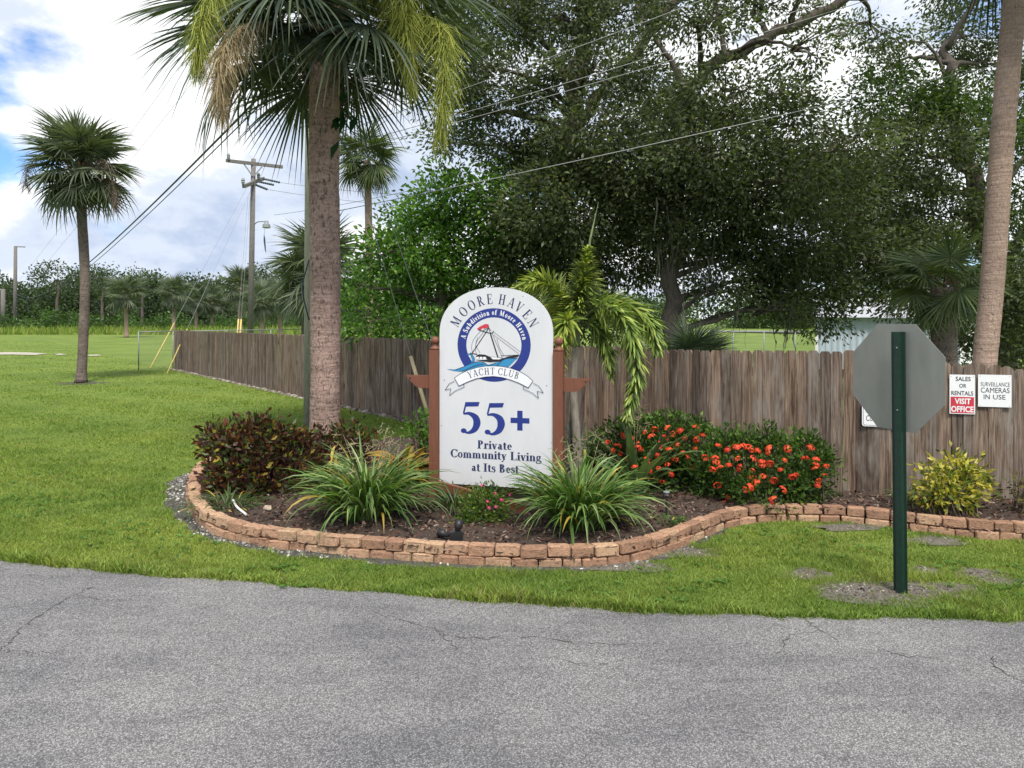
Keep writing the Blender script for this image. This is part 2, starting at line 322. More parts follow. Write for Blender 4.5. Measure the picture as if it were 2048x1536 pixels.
sheet('lawn', [(-900, -60), (900, -60), (900, 1400), (-900, 1400)], 0.0, M_LAWN)
road = sheet('road', [(road_edge[0].x, -20), (road_edge[-1].x, -20)]+[(p.x, p.y) for p in reversed(road_edge)], 0.006, M_ASPH)
def crack(px, w):
    pts = bez([PG(x, y) for x, y in px], 10); q = []
    for i, p in enumerate(pts): q.append(p+Vector((random.gauss(0, .010), random.gauss(0, .012), 0)))
    a = []; b = []
    for i, p in enumerate(q):
        t = (q[min(i+1, len(q)-1)]-q[max(i-1, 0)]).normalized(); n = Vector((-t.y, t.x, 0)); ww = w*.72*random.uniform(.1, 1.2)*math.sin(PI*min(1, max(.05, (i+.5)/len(q))))**.4
        a.append(p+n*ww); b.append(p-n*ww)
    mb = MB(); mb.add([(v.x, v.y, .0085) for v in a]+[(v.x, v.y, .0085) for v in b], [(i, len(a)+i, len(a)+i+1, i+1) for i in range(len(a)-1)]); mb.build('crack', M_CRACK, road)
crack([(0, 1302), (25, 1280), (60, 1245), (110, 1212), (160, 1186), (185, 1175)], .008)
crack([(155, 1192), (210, 1200), (275, 1202)], .005); crack([(0, 1300), (40, 1306), (110, 1308)], .005)
crack([(735, 1222), (800, 1240), (870, 1262), (940, 1278), (1060, 1276), (1180, 1290), (1330, 1290)], .006); crack([(870, 1262), (905, 1290), (935, 1318)], .005)
crack([(1560, 1310), (1580, 1275), (1640, 1262)], .005); crack([(1975, 1310), (1995, 1340), (2048, 1368)], .006); crack([(1600, 1232), (1625, 1252), (1690, 1290)], .005)
crack([(1090, 1316), (1180, 1330), (1260, 1322)], .004); crack([(1740, 1290), (1800, 1312), (1880, 1320)], .004)

# bed: mulch surface with height noise
def bed_h(x, y): return 0.095+0.02*np.sin(x*3.1+y*1.7)+0.012*np.sin(x*7.7-y*5.1)+0.012*(y-6)
gx, gy = np.meshgrid(np.arange(-4.2, 8.0, 0.06), np.arange(5.5, 11.2, 0.06)); H, W = gx.shape
vz = bed_h(gx, gy)+rng.normal(0, .006, gx.shape)
ins = inside(gx, gy, bed_poly)
fi = []
for j in range(H-1):
    for i in range(W-1):
        if ins[j, i] and ins[j, i+1] and ins[j+1, i] and ins[j+1, i+1]: a = j*W+i; fi.append((a, a+1, a+W+1, a+W))
mul = O('mulch_bed', np_mesh('mulch_bed', np.stack([gx, gy, vz], -1), fi), M_MULCH); mul['kind'] = 'structure'
def scatter_chips(name, xs, ys, zs, lmin, lmax, wid, cols, mat, parent=None, tilt=.35, thick=.25):
    n = len(xs); L_ = rng.uniform(lmin, lmax, n); Wd = L_*rng.uniform(wid*.6, wid*1.3, n); T = Wd*thick; az = rng.uniform(0, 2*PI, n); ti = rng.normal(0, tilt, n); ro = rng.normal(0, tilt, n)
    cu = np.array([(-.5, -.5, 0), (.5, -.35, 0), (.4, .5, 0), (-.45, .4, 0), (-.42, -.4, 1), (.42, -.3, 1), (.33, .4, 1), (-.36, .34, 1)])
    v = cu[None]*np.stack([L_, Wd, T], -1)[:, None, :]
    z = v[:, :, 2]+v[:, :, 0]*np.tan(ti)[:, None]+v[:, :, 1]*np.tan(ro)[:, None]
    x = v[:, :, 0]*np.cos(az)[:, None]-v[:, :, 1]*np.sin(az)[:, None]+xs[:, None]; y = v[:, :, 0]*np.sin(az)[:, None]+v[:, :, 1]*np.cos(az)[:, None]+ys[:, None]
    V = np.stack([x, y, z+zs[:, None]], -1).reshape(-1, 3)
    f = np.array([(4, 5, 6, 7), (0, 1, 5, 4), (1, 2, 6, 5), (2, 3, 7, 6), (3, 0, 4, 7)]); Fc = (f[None]+8*np.arange(n)[:, None, None]).reshape(-1, 4)
    c = np.array(cols)[rng.integers(0, len(cols), n)]*rng.uniform(.6, 1.3, (n, 1)); C = np.repeat(c, 8, 0)
    o = O(name, np_mesh(name, V, Fc, C), mat, parent); o['kind'] = 'stuff'; return o
M_CHIP = leafmat('chip', 0.0, 0.9, 0.15)
def pts_in(poly, n, box):
    x = rng.uniform(box[0], box[1], n); y = rng.uniform(box[2], box[3], n); k = inside(x, y, poly); return x[k], y[k]
x, y = pts_in(bed_poly, 32000, (-4, 7, 5.6, 9.6))
tag(scatter_chips('mulch_chips', x, y, bed_h(x, y)+.003, .02, .06, .35, [(.035, .022, .018), (.075, .045, .034), (.13, .085, .065), (.05, .032, .026), (.03, .02, .016), (.22, .17, .14), (.09, .04, .03)], M_CHIP), 'dark brown bark mulch scattered over the raised planting bed', 'mulch')

# gravel strip outside the wall
def offset_path(path, d):
    o = []
    for i, p in enumerate(path):
        t = (path[min(i+1, len(path)-1)]-path[max(i-1, 0)]).normalized(); o.append(p+Vector((t.y, -t.x, 0))*-d if False else p+Vector((-t.y, t.x, 0))*(-d))
    return o
i0 = 24; i1 = 16*12
strip = wall_path[i0:i1]
def sw(i, n):
    t = i/n
    return .055+.16*math.exp(-((t-.16)/.10)**2)+.07*math.exp(-((t-.5)/.22)**2)+.02*math.sin(i*.9)+.02*math.sin(i*.37)
outer = []
for i, p in enumerate(strip):
    t = (strip[min(i+1, len(strip)-1)]-strip[max(i-1, 0)]).normalized(); outer.append(p+Vector((t.y, -t.x, 0))*sw(i, len(strip)))
inner = [p+Vector(((-(strip[min(i+1, len(strip)-1)]-strip[max(i-1, 0)]).normalized().y), (strip[min(i+1, len(strip)-1)]-strip[max(i-1, 0)]).normalized().x, 0))*.1 for i, p in enumerate(strip)]
mb = MB(); n = len(strip); mb.add([(p.x, p.y, .005) for p in outer]+[(p.x, p.y, .005) for p in inner], [(i, i+1, n+i+1, n+i) for i in range(n-1)])
so = mb.build('bare_soil_strip', M_SOIL_SHADE); so['kind'] = 'structure'
gravel_poly = [(p.x, p.y) for p in outer]+[(p.x, p.y) for p in reversed(inner)]
xs = []; ys = []
for i in range(n):
    k = int(1+48*math.exp(-((i/n-.13)/.06)**2)+9*math.exp(-((i/n-.36)/.10)**2)+random.random())
    for _ in range(k):
        u = random.random()**.8; p = strip[i].lerp(outer[i], u*1.05); xs.append(p.x+random.gauss(0, .02)); ys.append(p.y+random.gauss(0, .02))
xs = np.array(xs); ys = np.array(ys)
tag(scatter_chips('shell_gravel', xs, ys, np.full(len(xs), .007), .008, .03, .75, [(.26, .25, .24), (.15, .15, .145), (.09, .085, .08), (.20, .19, .185), (.06, .06, .06), (.45, .44, .41), (.07, .065, .06)], M_CHIP, tilt=.2, thick=.5), 'pale shell gravel along the outer foot of the block edging', 'gravel')

# bare patches in the verge
PATCH = [(1740, 1186, .30, .10), (1840, 1182, .36, .09), (1625, 1150, .16, .05), (1950, 1147, .17, .055), (1850, 1143, .10, .045), (1680, 1178, .14, .05), (2000, 1165, .16, .04), (1370, 1105, .22, .07), (1240, 1132, .30, .06), (1700, 1056, .28, .05), (1870, 1083, .22, .05)]
patch_polys = []
for (x, y, a, b) in PATCH:
    c = PG(x, y); ph = random.random()*6
    patch_polys.append([(c.x+1.25*a*math.cos(t)*(1+.22*math.sin(3*t+ph)+.12*math.sin(7*t)), c.y+b*2.5*math.sin(t)*(1+.2*math.sin(2*t+ph)+.12*math.sin(5*t))) for t in [2*PI*i/40 for i in range(40)]])
for k, pp in enumerate(patch_polys): sheet('soil_or_shade_patch', pp, .0045+.0004*k, M_SOIL)
xs = []; ys = []
for (px_, py_, a_, b_) in PATCH:
    c_ = PG(px_, py_); m_ = int(900*a_*b_*10)
    xs += list(c_.x+rng.normal(0, a_*.55, m_)); ys += list(c_.y+rng.normal(0, b_*1.1, m_))
xs = np.array(xs); ys = np.array(ys); kk = (ys > np.interp(xs, [p.x for p in road_edge], [p.y for p in road_edge])+.05) & ~inside(xs, ys, bed_poly)
tag(scatter_chips('patch_litter', xs[kk], ys[kk], np.full(kk.sum(), .009), .005, .020, .5, [(.20, .185, .16), (.12, .105, .09), (.07, .055, .045), (.32, .30, .27), (.15, .11, .07)], M_CHIP, tilt=.25, thick=.3), 'pale grit and dry litter on the bare patches of the verge', 'litter')
for sand in ([(-60, 707), (20, 705), (60, 706), (96, 708), (70, 711), (20, 710), (-60, 711)], [(106, 709), (122, 708), (134, 710), (118, 711)], [(170, 711), (196, 710), (204, 712), (180, 713)]):
    sheet('sand_path', [(PG(x, y).x, PG(x, y).y) for x, y in sand], .03, M_SAND)
sheet('far_road', [(-160, 112), (-20, 112), (-20, 118), (-160, 118)], .006, M_FROAD)

# ------------------------------------------------------------------ grass blades
def blades(name, xs, ys, hmin, hmax, w, seed, two=True, lean=.8):
    g = np.random.default_rng(seed); n = len(xs); h = g.uniform(hmin, hmax, n)*np.clip(.9+.45*np.sin(xs*6.1+2*np.sin(ys*5.3))*np.sin(ys*7.7+1.5*np.sin(xs*4.4))+.35*np.sin(xs*1.9+ys*2.7), .45, 1.7); az = g.uniform(0, 2*PI, n); ln = g.uniform(.2, lean, n)*h; fa = g.uniform(0, 2*PI, n)
    ww = w*g.uniform(.6, 1.3, n); cx = np.cos(fa)*ww; cy = np.sin(fa)*ww; dx = np.cos(az)*ln; dy = np.sin(az)*ln; z0 = np.full(n, .0)
    tone = np.clip(.5+.35*np.sin(xs*.9+np.sin(ys*1.3)*1.5)*np.sin(ys*.8+xs*.35)+.35*np.sin(xs*3.7+2*np.sin(ys*2.9))*np.sin(ys*4.3+1.7*np.sin(xs*2.3)), 0, 1); t2 = g.random(n)
    base = np.stack([.134+.115*tone, .215+.090*tone, .040+.024*tone], -1)*(.6+.75*t2)[:, None]
    dry = g.random(n) < .03+.16*np.clip(np.sin(xs*2.1+1.9*np.sin(ys*1.7+xs))*np.sin(ys*2.9+xs*.8)-.35, 0, 1); base[dry] = np.array([.24, .20, .09])*(.7+.5*t2[dry])[:, None]
    if two:
        V = np.stack([np.stack([xs-cx, ys-cy, z0], -1), np.stack([xs+cx, ys+cy, z0], -1), np.stack([xs+cx*.8+dx*.4, ys+cy*.8+dy*.4, h*.65], -1), np.stack([xs-cx*.8+dx*.4, ys-cy*.8+dy*.4, h*.65], -1), np.stack([xs+dx, ys+dy, h*.95], -1)], 1)
        f = np.array([(0, 1, 2), (0, 2, 3), (3, 2, 4)]); k = 5
    else:
        V = np.stack([np.stack([xs-cx, ys-cy, z0], -1), np.stack([xs+cx, ys+cy, z0], -1), np.stack([xs+dx, ys+dy, h], -1)], 1); f = np.array([(0, 1, 2)]); k = 3
    Fc = (f[None]+k*np.arange(n)[:, None, None]).reshape(-1, 3)
    o = O(name, np_mesh(name, V.reshape(-1, 3), Fc, np.repeat(base, k, 0)), M_GRASS); o['kind'] = 'stuff'; return o
RX = np.array([p.x for p in road_edge]); RY = np.array([p.y for p in road_edge])
def grass_ok(x, y, edge=True):
    k = y > np.interp(x, RX, RY)+rng.normal(-.015, .025, x.shape); k &= ~inside(x, y, bed_poly); k &= ~(inside(x, y, gravel_poly) & (rng.random(x.shape) > .06))
    for (px_, py_, a_, b_) in PATCH:
        c_ = PG(px_, py_); f_ = ((x-c_.x)/a_)**2+((y-c_.y)/(b_*2))**2+.55*np.sin(x*23+1.7*np.sin(y*19))*np.sin(y*21+x*5)
        k &= rng.random(x.shape) < np.clip((f_-.15)*.75, .04, 1)
    thin = (np.sin(x*4.1+1.3*np.sin(y*5.2))*np.sin(y*6.3+x*1.9) > .62) & (x > 1.2) & (y < 6.3)
    k &= ~(thin & (rng.random(x.shape) > .45)); return k
def grass_pts(n, x0, x1, y0, y1):
    x = rng.uniform(x0, x1, n); y = rng.uniform(y0, y1, n); k = (np.abs(x) < y*.76+.4); x = x[k]; y = y[k]; k = grass_ok(x, y); return x[k], y[k]
def grass_field(n):
    u = rng.random(n); y0, y1, p = 4.5, 62.0, -0.85; yy = (y0**p+u*(y1**p-y0**p))**(1/p); xx = rng.uniform(-.78, .78, n)*yy
    k = (yy < 7.6) | (xx < -2.16-(yy-14)*10.74/13.7-.15) & (yy > 8.6) | (yy >= 7.6) & (yy <= 8.6) & (xx < 1.6); xx = xx[k]; yy = yy[k]; k = grass_ok(xx, yy); return xx[k], yy[k]
x, y = grass_field(900000); tag(blades('grass', x, y, .012, .042, .0036*(y/5.5)**.8, 1, False, 1.5), 'short mown green lawn grass around the planting bed', 'grass')
# ragged tufts along the road edge
t = rng.uniform(0, 1, 7000); xx = -4.6+t*8.6; yy = np.interp(xx, RX, RY)+np.abs(rng.normal(0, .05, xx.shape))-.02
tag(blades('verge_tufts', xx, yy, .03, .085, .0045, 4, True, 1.1), 'longer grass tufts overhanging the asphalt edge', 'grass')
t = 2600; xx = rng.uniform(-6, 4.6, t); yy = rng.uniform(4.6, 9.5, t); kk = grass_ok(xx, yy) & (np.sin(xx*2.3+1.1*np.sin(yy*1.9))*np.sin(yy*2.7) > .1); xx = xx[kk]; yy = yy[kk]; gW = np.random.default_rng(9)
cen = np.repeat(np.stack([xx, yy, np.full(len(xx), .018)], -1), 5, 0); az = gW.uniform(0, 2*PI, len(cen)); dr = np.stack([np.cos(az), np.sin(az), np.full(len(az), .45)], -1)
ln, lw = .045, .018; nn_ = len(cen); L1 = ln*gW.uniform(.5, 1.2, nn_)[:, None]; sd_ = np.stack([-np.sin(az), np.cos(az), np.zeros(nn_)], -1)*lw*.5
Vw = np.stack([cen, cen+dr*L1*.5+sd_, cen+dr*L1-np.array([0, 0, .012]), cen+dr*L1*.5-sd_], 1).reshape(-1, 3); cw = np.repeat(np.array([.085, .175, .035])*gW.uniform(.6, 1.5, (nn_, 1)), 4, 0)
o = O('turf_weeds', np_mesh('turf_weeds', Vw, np.arange(4*nn_).reshape(-1, 4), cw), M_GRASS); tag(o, 'small broadleaf weeds dotted through the lawn', 'weeds', kind='stuff')
# long grass at the field edge
xx = rng.uniform(-95, -10, 26000); yy = rng.uniform(84, 110, 26000); tag(blades('rough_field_grass', xx, yy, .25, .9, .09, 5, False, .5), 'long rough grass in front of the distant wood', 'grass')

# ------------------------------------------------------------------ block edging
def block_mesh(seed):
    r = random.Random(seed); bm = bmesh.new(); bmesh.ops.create_cube(bm, size=1)
    bmesh.ops.bevel(bm, geom=bm.edges[:], offset=.15, segments=2, affect='EDGES', profile=.55)
    for v in bm.verts: v.co += Vector((r.gauss(0, .012), r.gauss(0, .032), r.gauss(0, .024)))
    me = bpy.data.meshes.new('block'); bm.to_mesh(me); bm.free(); me.materials.append(M_BLOCK)
    me.polygons.foreach_set('use_smooth', np.zeros(len(me.polygons), bool)); return me
BLK = [block_mesh(i) for i in range(9)]
edging = empty('block_edging', wall_path[140], 'two-course tumbled tan and pink concrete block edging curving around the planting bed', 'garden edging')
seg = [0.0]
for a, b in zip(wall_path[:-1], wall_path[1:]): seg.append(seg[-1]+(b-a).length)
TOT = seg[-1]
def at_len(s):
    s = max(0, min(TOT, s)); import bisect
    i = min(len(seg)-2, max(0, bisect.bisect_right(seg, s)-1)); f = (s-seg[i])/max(1e-9, seg[i+1]-seg[i]); return wall_path[i].lerp(wall_path[i+1], f)
for course, (z0, hh, back) in enumerate(((-.02, .083, .055), (.064, .088, .066))):
    s = .07*course
    while s < TOT:
        w = random.choice((.150, .185, .195, .205, .21)); a = at_len(s); b = at_len(s+w); t = (b-a).normalized(); nrm = Vector((-t.y, t.x, 0)); c = (a+b)/2+nrm*(back+random.gauss(0, .007))
        O('block', random.choice(BLK), None, edging, loc=(c.x, c.y, z0+hh/2+random.gauss(0, .0015)), rot=(random.gauss(0, .02)-.05, random.gauss(0, .015), math.atan2(t.y, t.x)+random.gauss(0, .02)+random.choice((0, 0))), scale=((b-a).length*random.uniform(.96, 1.0), .118+random.gauss(0, .006), hh*random.uniform(.95, 1.03)))
        s += w+.004

# ------------------------------------------------------------------ fences
def picket_mesh(style, w):
    h = 1.0; a = w/2
    if style == 'dog': out = [(-a, 0), (a, 0), (a, h-.020), (a-.022, h), (-a+.022, h), (-a, h-.020)]
    else: out = [(-a, 0), (a, 0)]+[(a*math.cos(t), h-a*.62+a*.62*math.sin(t)) for t in [PI*i/10 for i in range(11)]]
    mb = MB(); mb.prism(out, -.008, .008); me = mb.mesh('picket'); me.materials.append(M_PICKET); return me
def run(parent, A, B, zt0, zt1, style, pitch=.114, seedless=None):
    d = B-A; L_ = Vector((d.x, d.y, 0)).length; n = round(L_/pitch); pitch = L_/n; ang = math.atan2(d.y, d.x); me = {}
    for i in range(n):
        t = (i+.5)/n; p = A.lerp(B, t); zt = zt0+(zt1-zt0)*t+random.gauss(0, .006); w = pitch*random.choice((.985, .990, .996))
        kk = round(w, 4)
        if kk not in me: me[kk] = picket_mesh(style, w)
        O('picket', me[kk], None, parent, loc=(p.x+random.gauss(0, .0015), p.y+random.gauss(0, .0035), p.z-.03), rot=(random.gauss(0, .005), random.gauss(0, .003), ang+random.gauss(0, .03)), scale=(1, 1, zt-p.z+.03))
    nn = Vector((-math.sin(ang), math.cos(ang), 0))
    mb = MB()
    for zf in (.15, .5, .84):
        a = A+nn*.035; b = B+nn*.035
        for q0, q1 in ((a, b),):
            z0 = A.z+(zt0-A.z)*zf; z1 = B.z+(zt1-B.z)*zf
            vs = [Vector((q.x, q.y, z+dz))+nn*o for q, z in ((q0, z0), (q1, z1)) for dz in (-.045, .045) for o in (-.018, .018)]
            mb.add(vs, [(0, 1, 3, 2), (4, 6, 7, 5), (0, 4, 5, 1), (2, 3, 7, 6), (0, 2, 6, 4), (1, 5, 7, 3)])
        mb.build('rail', M_PICKET, parent); mb = MB()
    k = max(1, int(L_/2.4))
    for i in range(k+1):
        p = A.lerp(B, i/k)+nn*.1; zt = zt0+(zt1-zt0)*i/k-.06; mb = MB(); mb.box((-.045, -.045, p.z-.02), (.045, .045, zt)); mb.build('fence_post', M_PICKET, parent, loc=(p.x, p.y, 0), rot=(0, 0, ang))
fl = empty('wooden_fence', FA, 'long weathered picket fence running back from the corner into the distance', 'fence')
run(fl, FA, FB, 1.49, 1.575, 'dog')
fr = empty('wooden_fence', FB, 'weathered brown picket fence behind the orange flowers, facing the road', 'fence')
run(fr, FB, FC+(FD-FC)*.12, 1.577, 1.60, 'dog')
run(fr, FC+(FD-FC)*.12, FD, 1.545, 1.435, 'round'); run(fr, FD, FE, 1.435, 1.38, 'round')
# pale rubble at the foot of the long fence
t = rng.random(900); bx = FA.x+(FB.x-FA.x)*t*.85; by = FA.y+(FB.y-FA.y)*t*.85; ox = rng.uniform(-.16, -.02, 900)
tag(scatter_chips('fence_foot_rubble', bx+ox*.78, by+ox*.62, np.full(900, .004), .04, .13, .7, [(.22, .20, .17), (.30, .27, .23), (.14, .12, .10)], M_CHIP, tilt=.15, thick=.35), 'dry debris and pale rubble along the foot of the long fence', 'rubble')

# ------------------------------------------------------------------ foliage tools
def leaf_cloud(centers, dirs, length, width, cols, g, droop=.25, fold=.12, jitter=.3):
    n = len(centers); L_ = length*g.uniform(.65, 1.25, n)[:, None]; Wd = width*g.uniform(.7, 1.2, n)[:, None]
    d = dirs+g.normal(0, jitter, (n, 3)); d[:, 2] -= droop; d /= np.linalg.norm(d, axis=1, keepdims=True)
    r = g.normal(0, 1, (n, 3)); r[:, 2] *= .4; s = np.cross(d, r+np.array([0, 0, .0])); s /= np.linalg.norm(s, axis=1, keepdims=True)+1e-9; u = np.cross(s, d)
    b = centers; t = b+d*L_; m = b+d*L_*.45
    V = np.stack([b, m+s*Wd*.5+u*L_*fold, t, m-s*Wd*.5+u*L_*fold], 1)
    return V.reshape(-1, 3), np.arange(4*n).reshape(-1, 4), np.repeat(cols, 4, 0)
def palette(n, pal, g, lo=.65, hi=1.35):
    p = np.array([c for c, w in pal]); w = np.array([w for c, w in pal], float); return p[g.choice(len(p), n, p=w/w.sum())]*g.uniform(lo, hi, (n, 1))
def ellipsoid_pts(c, r, n, g, shell=.5):
    d = g.normal(0, 1, (n, 3)); d /= np.linalg.norm(d, axis=1, keepdims=True); rad = g.random(n)**(1/3)*(1-shell)+shell*g.random(n)**.12; return np.array(c)+d*rad[:, None]*np.array(r), d
class Foliage:
    def __init__(s): s.V = []; s.F = []; s.C = []; s.n = 0
    def add(s, V, Fc, C): s.V.append(V); s.F.append(Fc+s.n); s.C.append(C); s.n += len(V)
    def clump(s, c, r, twigs, per, tw_r, length, width, pal, g, shell=.5, flat=1.0, tilt=.0, hang=.25, clo=.6, chi=1.35):
        tc, td = ellipsoid_pts(c, r, twigs, g, shell)
        tone = g.uniform(clo, chi, twigs)
        k = np.repeat(np.arange(twigs), per); n = len(k); off = g.normal(0, tw_r, (n, 3)); off[:, 2] *= .7*flat
        dirs = off/(np.linalg.norm(off, axis=1, keepdims=True)+1e-6)*.8+td[k]*.5+g.normal(0, .35, (n, 3))
        col = palette(n, pal, g, .75, 1.25)*tone[k][:, None]
        s.add(*leaf_cloud(tc[k]+off, dirs, length, width, col, g, hang))
        return tc
    def build(s, name, mat, parent=None): return O(name, np_mesh(name, np.concatenate(s.V), np.concatenate(s.F), np.concatenate(s.C)), mat, parent)
OAKPAL = [((.070, .092, .047), 5), ((.095, .120, .058), 4), ((.125, .158, .066), 2), ((.140, .140, .090), .7)]
def limb(mb, pts, r0, r1, n=7, wob=.06):
    q = bez(pts, 5); m = len(q); q = [p+Vector((random.gauss(0, wob), random.gauss(0, wob), random.gauss(0, wob)))*(0 if i in (0,) else 1)*min(1, r0*4) for i, p in enumerate(q)]
    mb.tube(q, [r0+(r1-r0)*(i/(m-1))**.8 for i in range(m)], n)
def broad_tree(name, label, cat, base, trunk, tr, clumps, Y, pal, leaf, dens=1.0, seed=0, bark=None, group=None, moss=None, tw_r=.22, per=42, hang=.25, dz=1.6, limbs=()):
    g = np.random.default_rng(seed); rs = random.Random(seed); t = empty(name, base, label, cat, group)
    tp = [P(x, y, Y) for x, y in trunk]; tp[0] = Vector((tp[0].x, tp[0].y, base[2])); mb = MB(); limb(mb, tp, tr[0], tr[1], 10)
    trk = mb.build('trunk', bark or M_BARK, t, True)
    fo = Foliage(); bm_ = MB()
    spine = bez(tp, 6)
    for lp, r0, r1 in limbs: limb(bm_, [P(x, y, Y+dy) for x, y, dy in lp], r0, r1, 8)
    for cl in clumps:
        cx, cy, rx, ry = cl[:4]; k = cl[4] if len(cl) > 4 else 1.0; dY = cl[5] if len(cl) > 5 else rs.uniform(-dz, dz); pl = cl[6] if len(cl) > 6 else pal
        k = k*(.74 if (cy < 235 and dens > 2) else .60); Yc = Y+dY; c = P(cx, cy, Yc); r = (rx/F*Yc, max(.5, (rx+ry)*.45/F*Yc), ry/F*Yc)
        vol = r[0]*r[2]; tw = max(6, int(vol*34*k*dens))
        tcs = fo.clump(c, r, tw, int(per*(1.45 if dens > 2 else 1)), tw_r*(.95 if dens > 2 else 1), leaf[0], leaf[1], pl, g, .35, 1.0, 0, hang)
        j = min(range(len(spine)), key=lambda i: (spine[i]-c).length+.6*max(0, spine[i].z-c.z)); s = spine[max(0, j-1)]
        mid = s.lerp(c, .55)+Vector((rs.gauss(0, .15), rs.gauss(0, .2), rs.uniform(.0, .35)))
        limb(bm_, [s, mid, c], min(.075, tr[1]*.75), .018, 6)
        for q in tcs[::max(1, len(tcs)//7)]:
            qv = Vector(q); limb(bm_, [c.lerp(s, .25), c.lerp(qv, .5)+Vector((0, 0, .1)), qv], .02, .006, 4, .03)
    bm_.build('branches', bark or M_BARK, t, True); fo.build('crown', M_LEAF, t)
    if moss:
        mm = []; fc = []; cc = []; n0 = 0
        for (x, y, w, h, num, dy) in moss:
            for _ in range(int(num*.6)):
                p = P(x+rs.gauss(0, w*.6), y+rs.uniform(-.6, .35)*h, Y+dy+rs.gauss(0, .25)); L_ = h/F*Y*rs.uniform(.2, .9); ww = rs.uniform(.005, .018); sg = 5; ph = rs.random()*6; az = rs.random()*PI
                for i in range(sg+1):
                    tt = i/sg; o = Vector((math.cos(ph+tt*5), math.sin(ph*1.3+tt*4), 0))*.03; wd = ww*(1-tt*.75)*(1+.5*math.sin(tt*17+ph)); e = Vector((math.cos(az), math.sin(az), 0))*wd
                    for sgn in (-1, 1): q = p+o+e*sgn-Vector((0, 0, L_*tt)); mm.append(q[:]); cc.append((.105, .105, .085))
                for i in range(sg): a = n0+2*i; fc.append((a, a+1, a+3, a+2))
                n0 += 2*(sg+1)
        mo = O('hanging_moss', np_mesh('hanging_moss', mm, fc, np.array(cc)), M_DRY, t); mo['kind'] = 'stuff'
    return t

# ------------------------------------------------------------------ fan palms
def frond_mesh(seed, pl=.8, bl=1.0, nseg=46, spread=150, cols=((.045, .075, .045), (.07, .11, .05)), droop=.35, dead=False):
    r = random.Random(seed); V = []; Fc = []; C = []
    def colr(k=1): a, b = cols; t = r.random(); return tuple((a[i]+(b[i]-a[i])*t)*k for i in range(3))
    n = 7; pc = (.10, .13, .05) if not dead else (.16, .11, .07); prev = None
    def bend(s): return Vector((s, 0, -droop*.35*s*s))
    for i in range(n+1):                       # petiole: a flat-bottomed strip with thickness
        s = pl*i/n; w = .030*(1-.45*i/n); c = bend(s)
        for o in ((0, -w, 0), (0, 0, w*.7), (0, w, 0), (0, 0, -w*.7)): V.append(c+Vector(o)); C.append(pc)
        if i:
            a = 4*(i-1)
            for k in range(4): Fc.append((a+k, a+(k+1) % 4, a+4+(k+1) % 4, a+4+k))
    hub = bend(pl); ax = (bend(pl)-bend(pl-.05)).normalized()
    for i in range(nseg):
        th = R(-spread+2*spread*(i+.5)/nseg)+r.gauss(0, .02); co = .35*bl*max(0, math.cos(th*.5))**2
        L_ = bl*(.72+.28*math.cos(th*.55))*r.uniform(.9, 1.08); d0 = Vector((math.cos(th), math.sin(th), 0)); perp = Vector((-math.sin(th), math.cos(th), 0)); dth = 2*R(spread)/nseg; c1 = colr(r.uniform(.75, 1.25)); side = abs(math.sin(th))
        m = 6; drp = droop*r.uniform(.45, 1.5); base = len(V)
        for k in range(m+1):
            t = k/m; rad = L_*t; w = min(rad*dth*.52+.003, 1.05*bl/nseg)*(.75+.5*((i*7919) % 13)/13)*(1 if t < .45 else max(.04, 1-((t-.45)/.55)**1.3))
            p = hub+Vector((co*(.4+.6*t)*.3, 0, 0))+d0*rad; z = -.22*side*rad*(1+.3*math.sin(i)) + .10*side*rad; z += -drp*bl*(t**2.6)*.55-droop*.5*max(0, (p.x-hub.x))**2
            tw = perp*w; up = Vector((0, 0, w*(.55 if i % 2 else -.55)))
            q = p+Vector((0, 0, z)); V += [q-tw+up, q+tw-up]; kk = 1.0 if t < .85 else 1.25; C += [tuple(x*kk for x in c1)]*2
        for k in range(m): a = base+2*k; Fc.append((a, a+1, a+3, a+2))
    return np_mesh('frond', [v[:] for v in V], Fc, np.array(C))
FR_MAIN = [frond_mesh(i, 1.05, 1.12, 72, 155, ((.038, .058, .048), (.098, .128, .072)), .20+.13*(i % 4)) for i in range(8)]
FR_FAR = [frond_mesh(20+i, .75, .95, 40, 150, ((.075, .095, .068), (.135, .165, .098)), .25+.15*(i % 3)) for i in range(5)]
FR_YEL = [frond_mesh(40+i, .7, 1.0, 42, 145, ((.055, .085, .040), (.13, .16, .055)), .45) for i in range(3)]
FR_DEAD = [frond_mesh(60+i, .6, .8, 30, 120, ((.10, .075, .055), (.18, .14, .10)), .9, True) for i in range(3)]
def palm_trunk(pts, r0, r1, name, mat, parent, flare=1.25, n=20, res=10, rough=.02):
    q = bez(pts, res); m = len(q); rr = random.Random(hash(name) % 97); mb = MB(); rad = []
    for i in range(m):
        t = i/(m-1); rad.append((r0+(r1-r0)*t)*(1+(flare-1)*max(0, 1-t*9)**2)*(1+rr.gauss(0, rough)))
    mb.tube(q, rad, n); return mb.build(name, mat, parent, True)
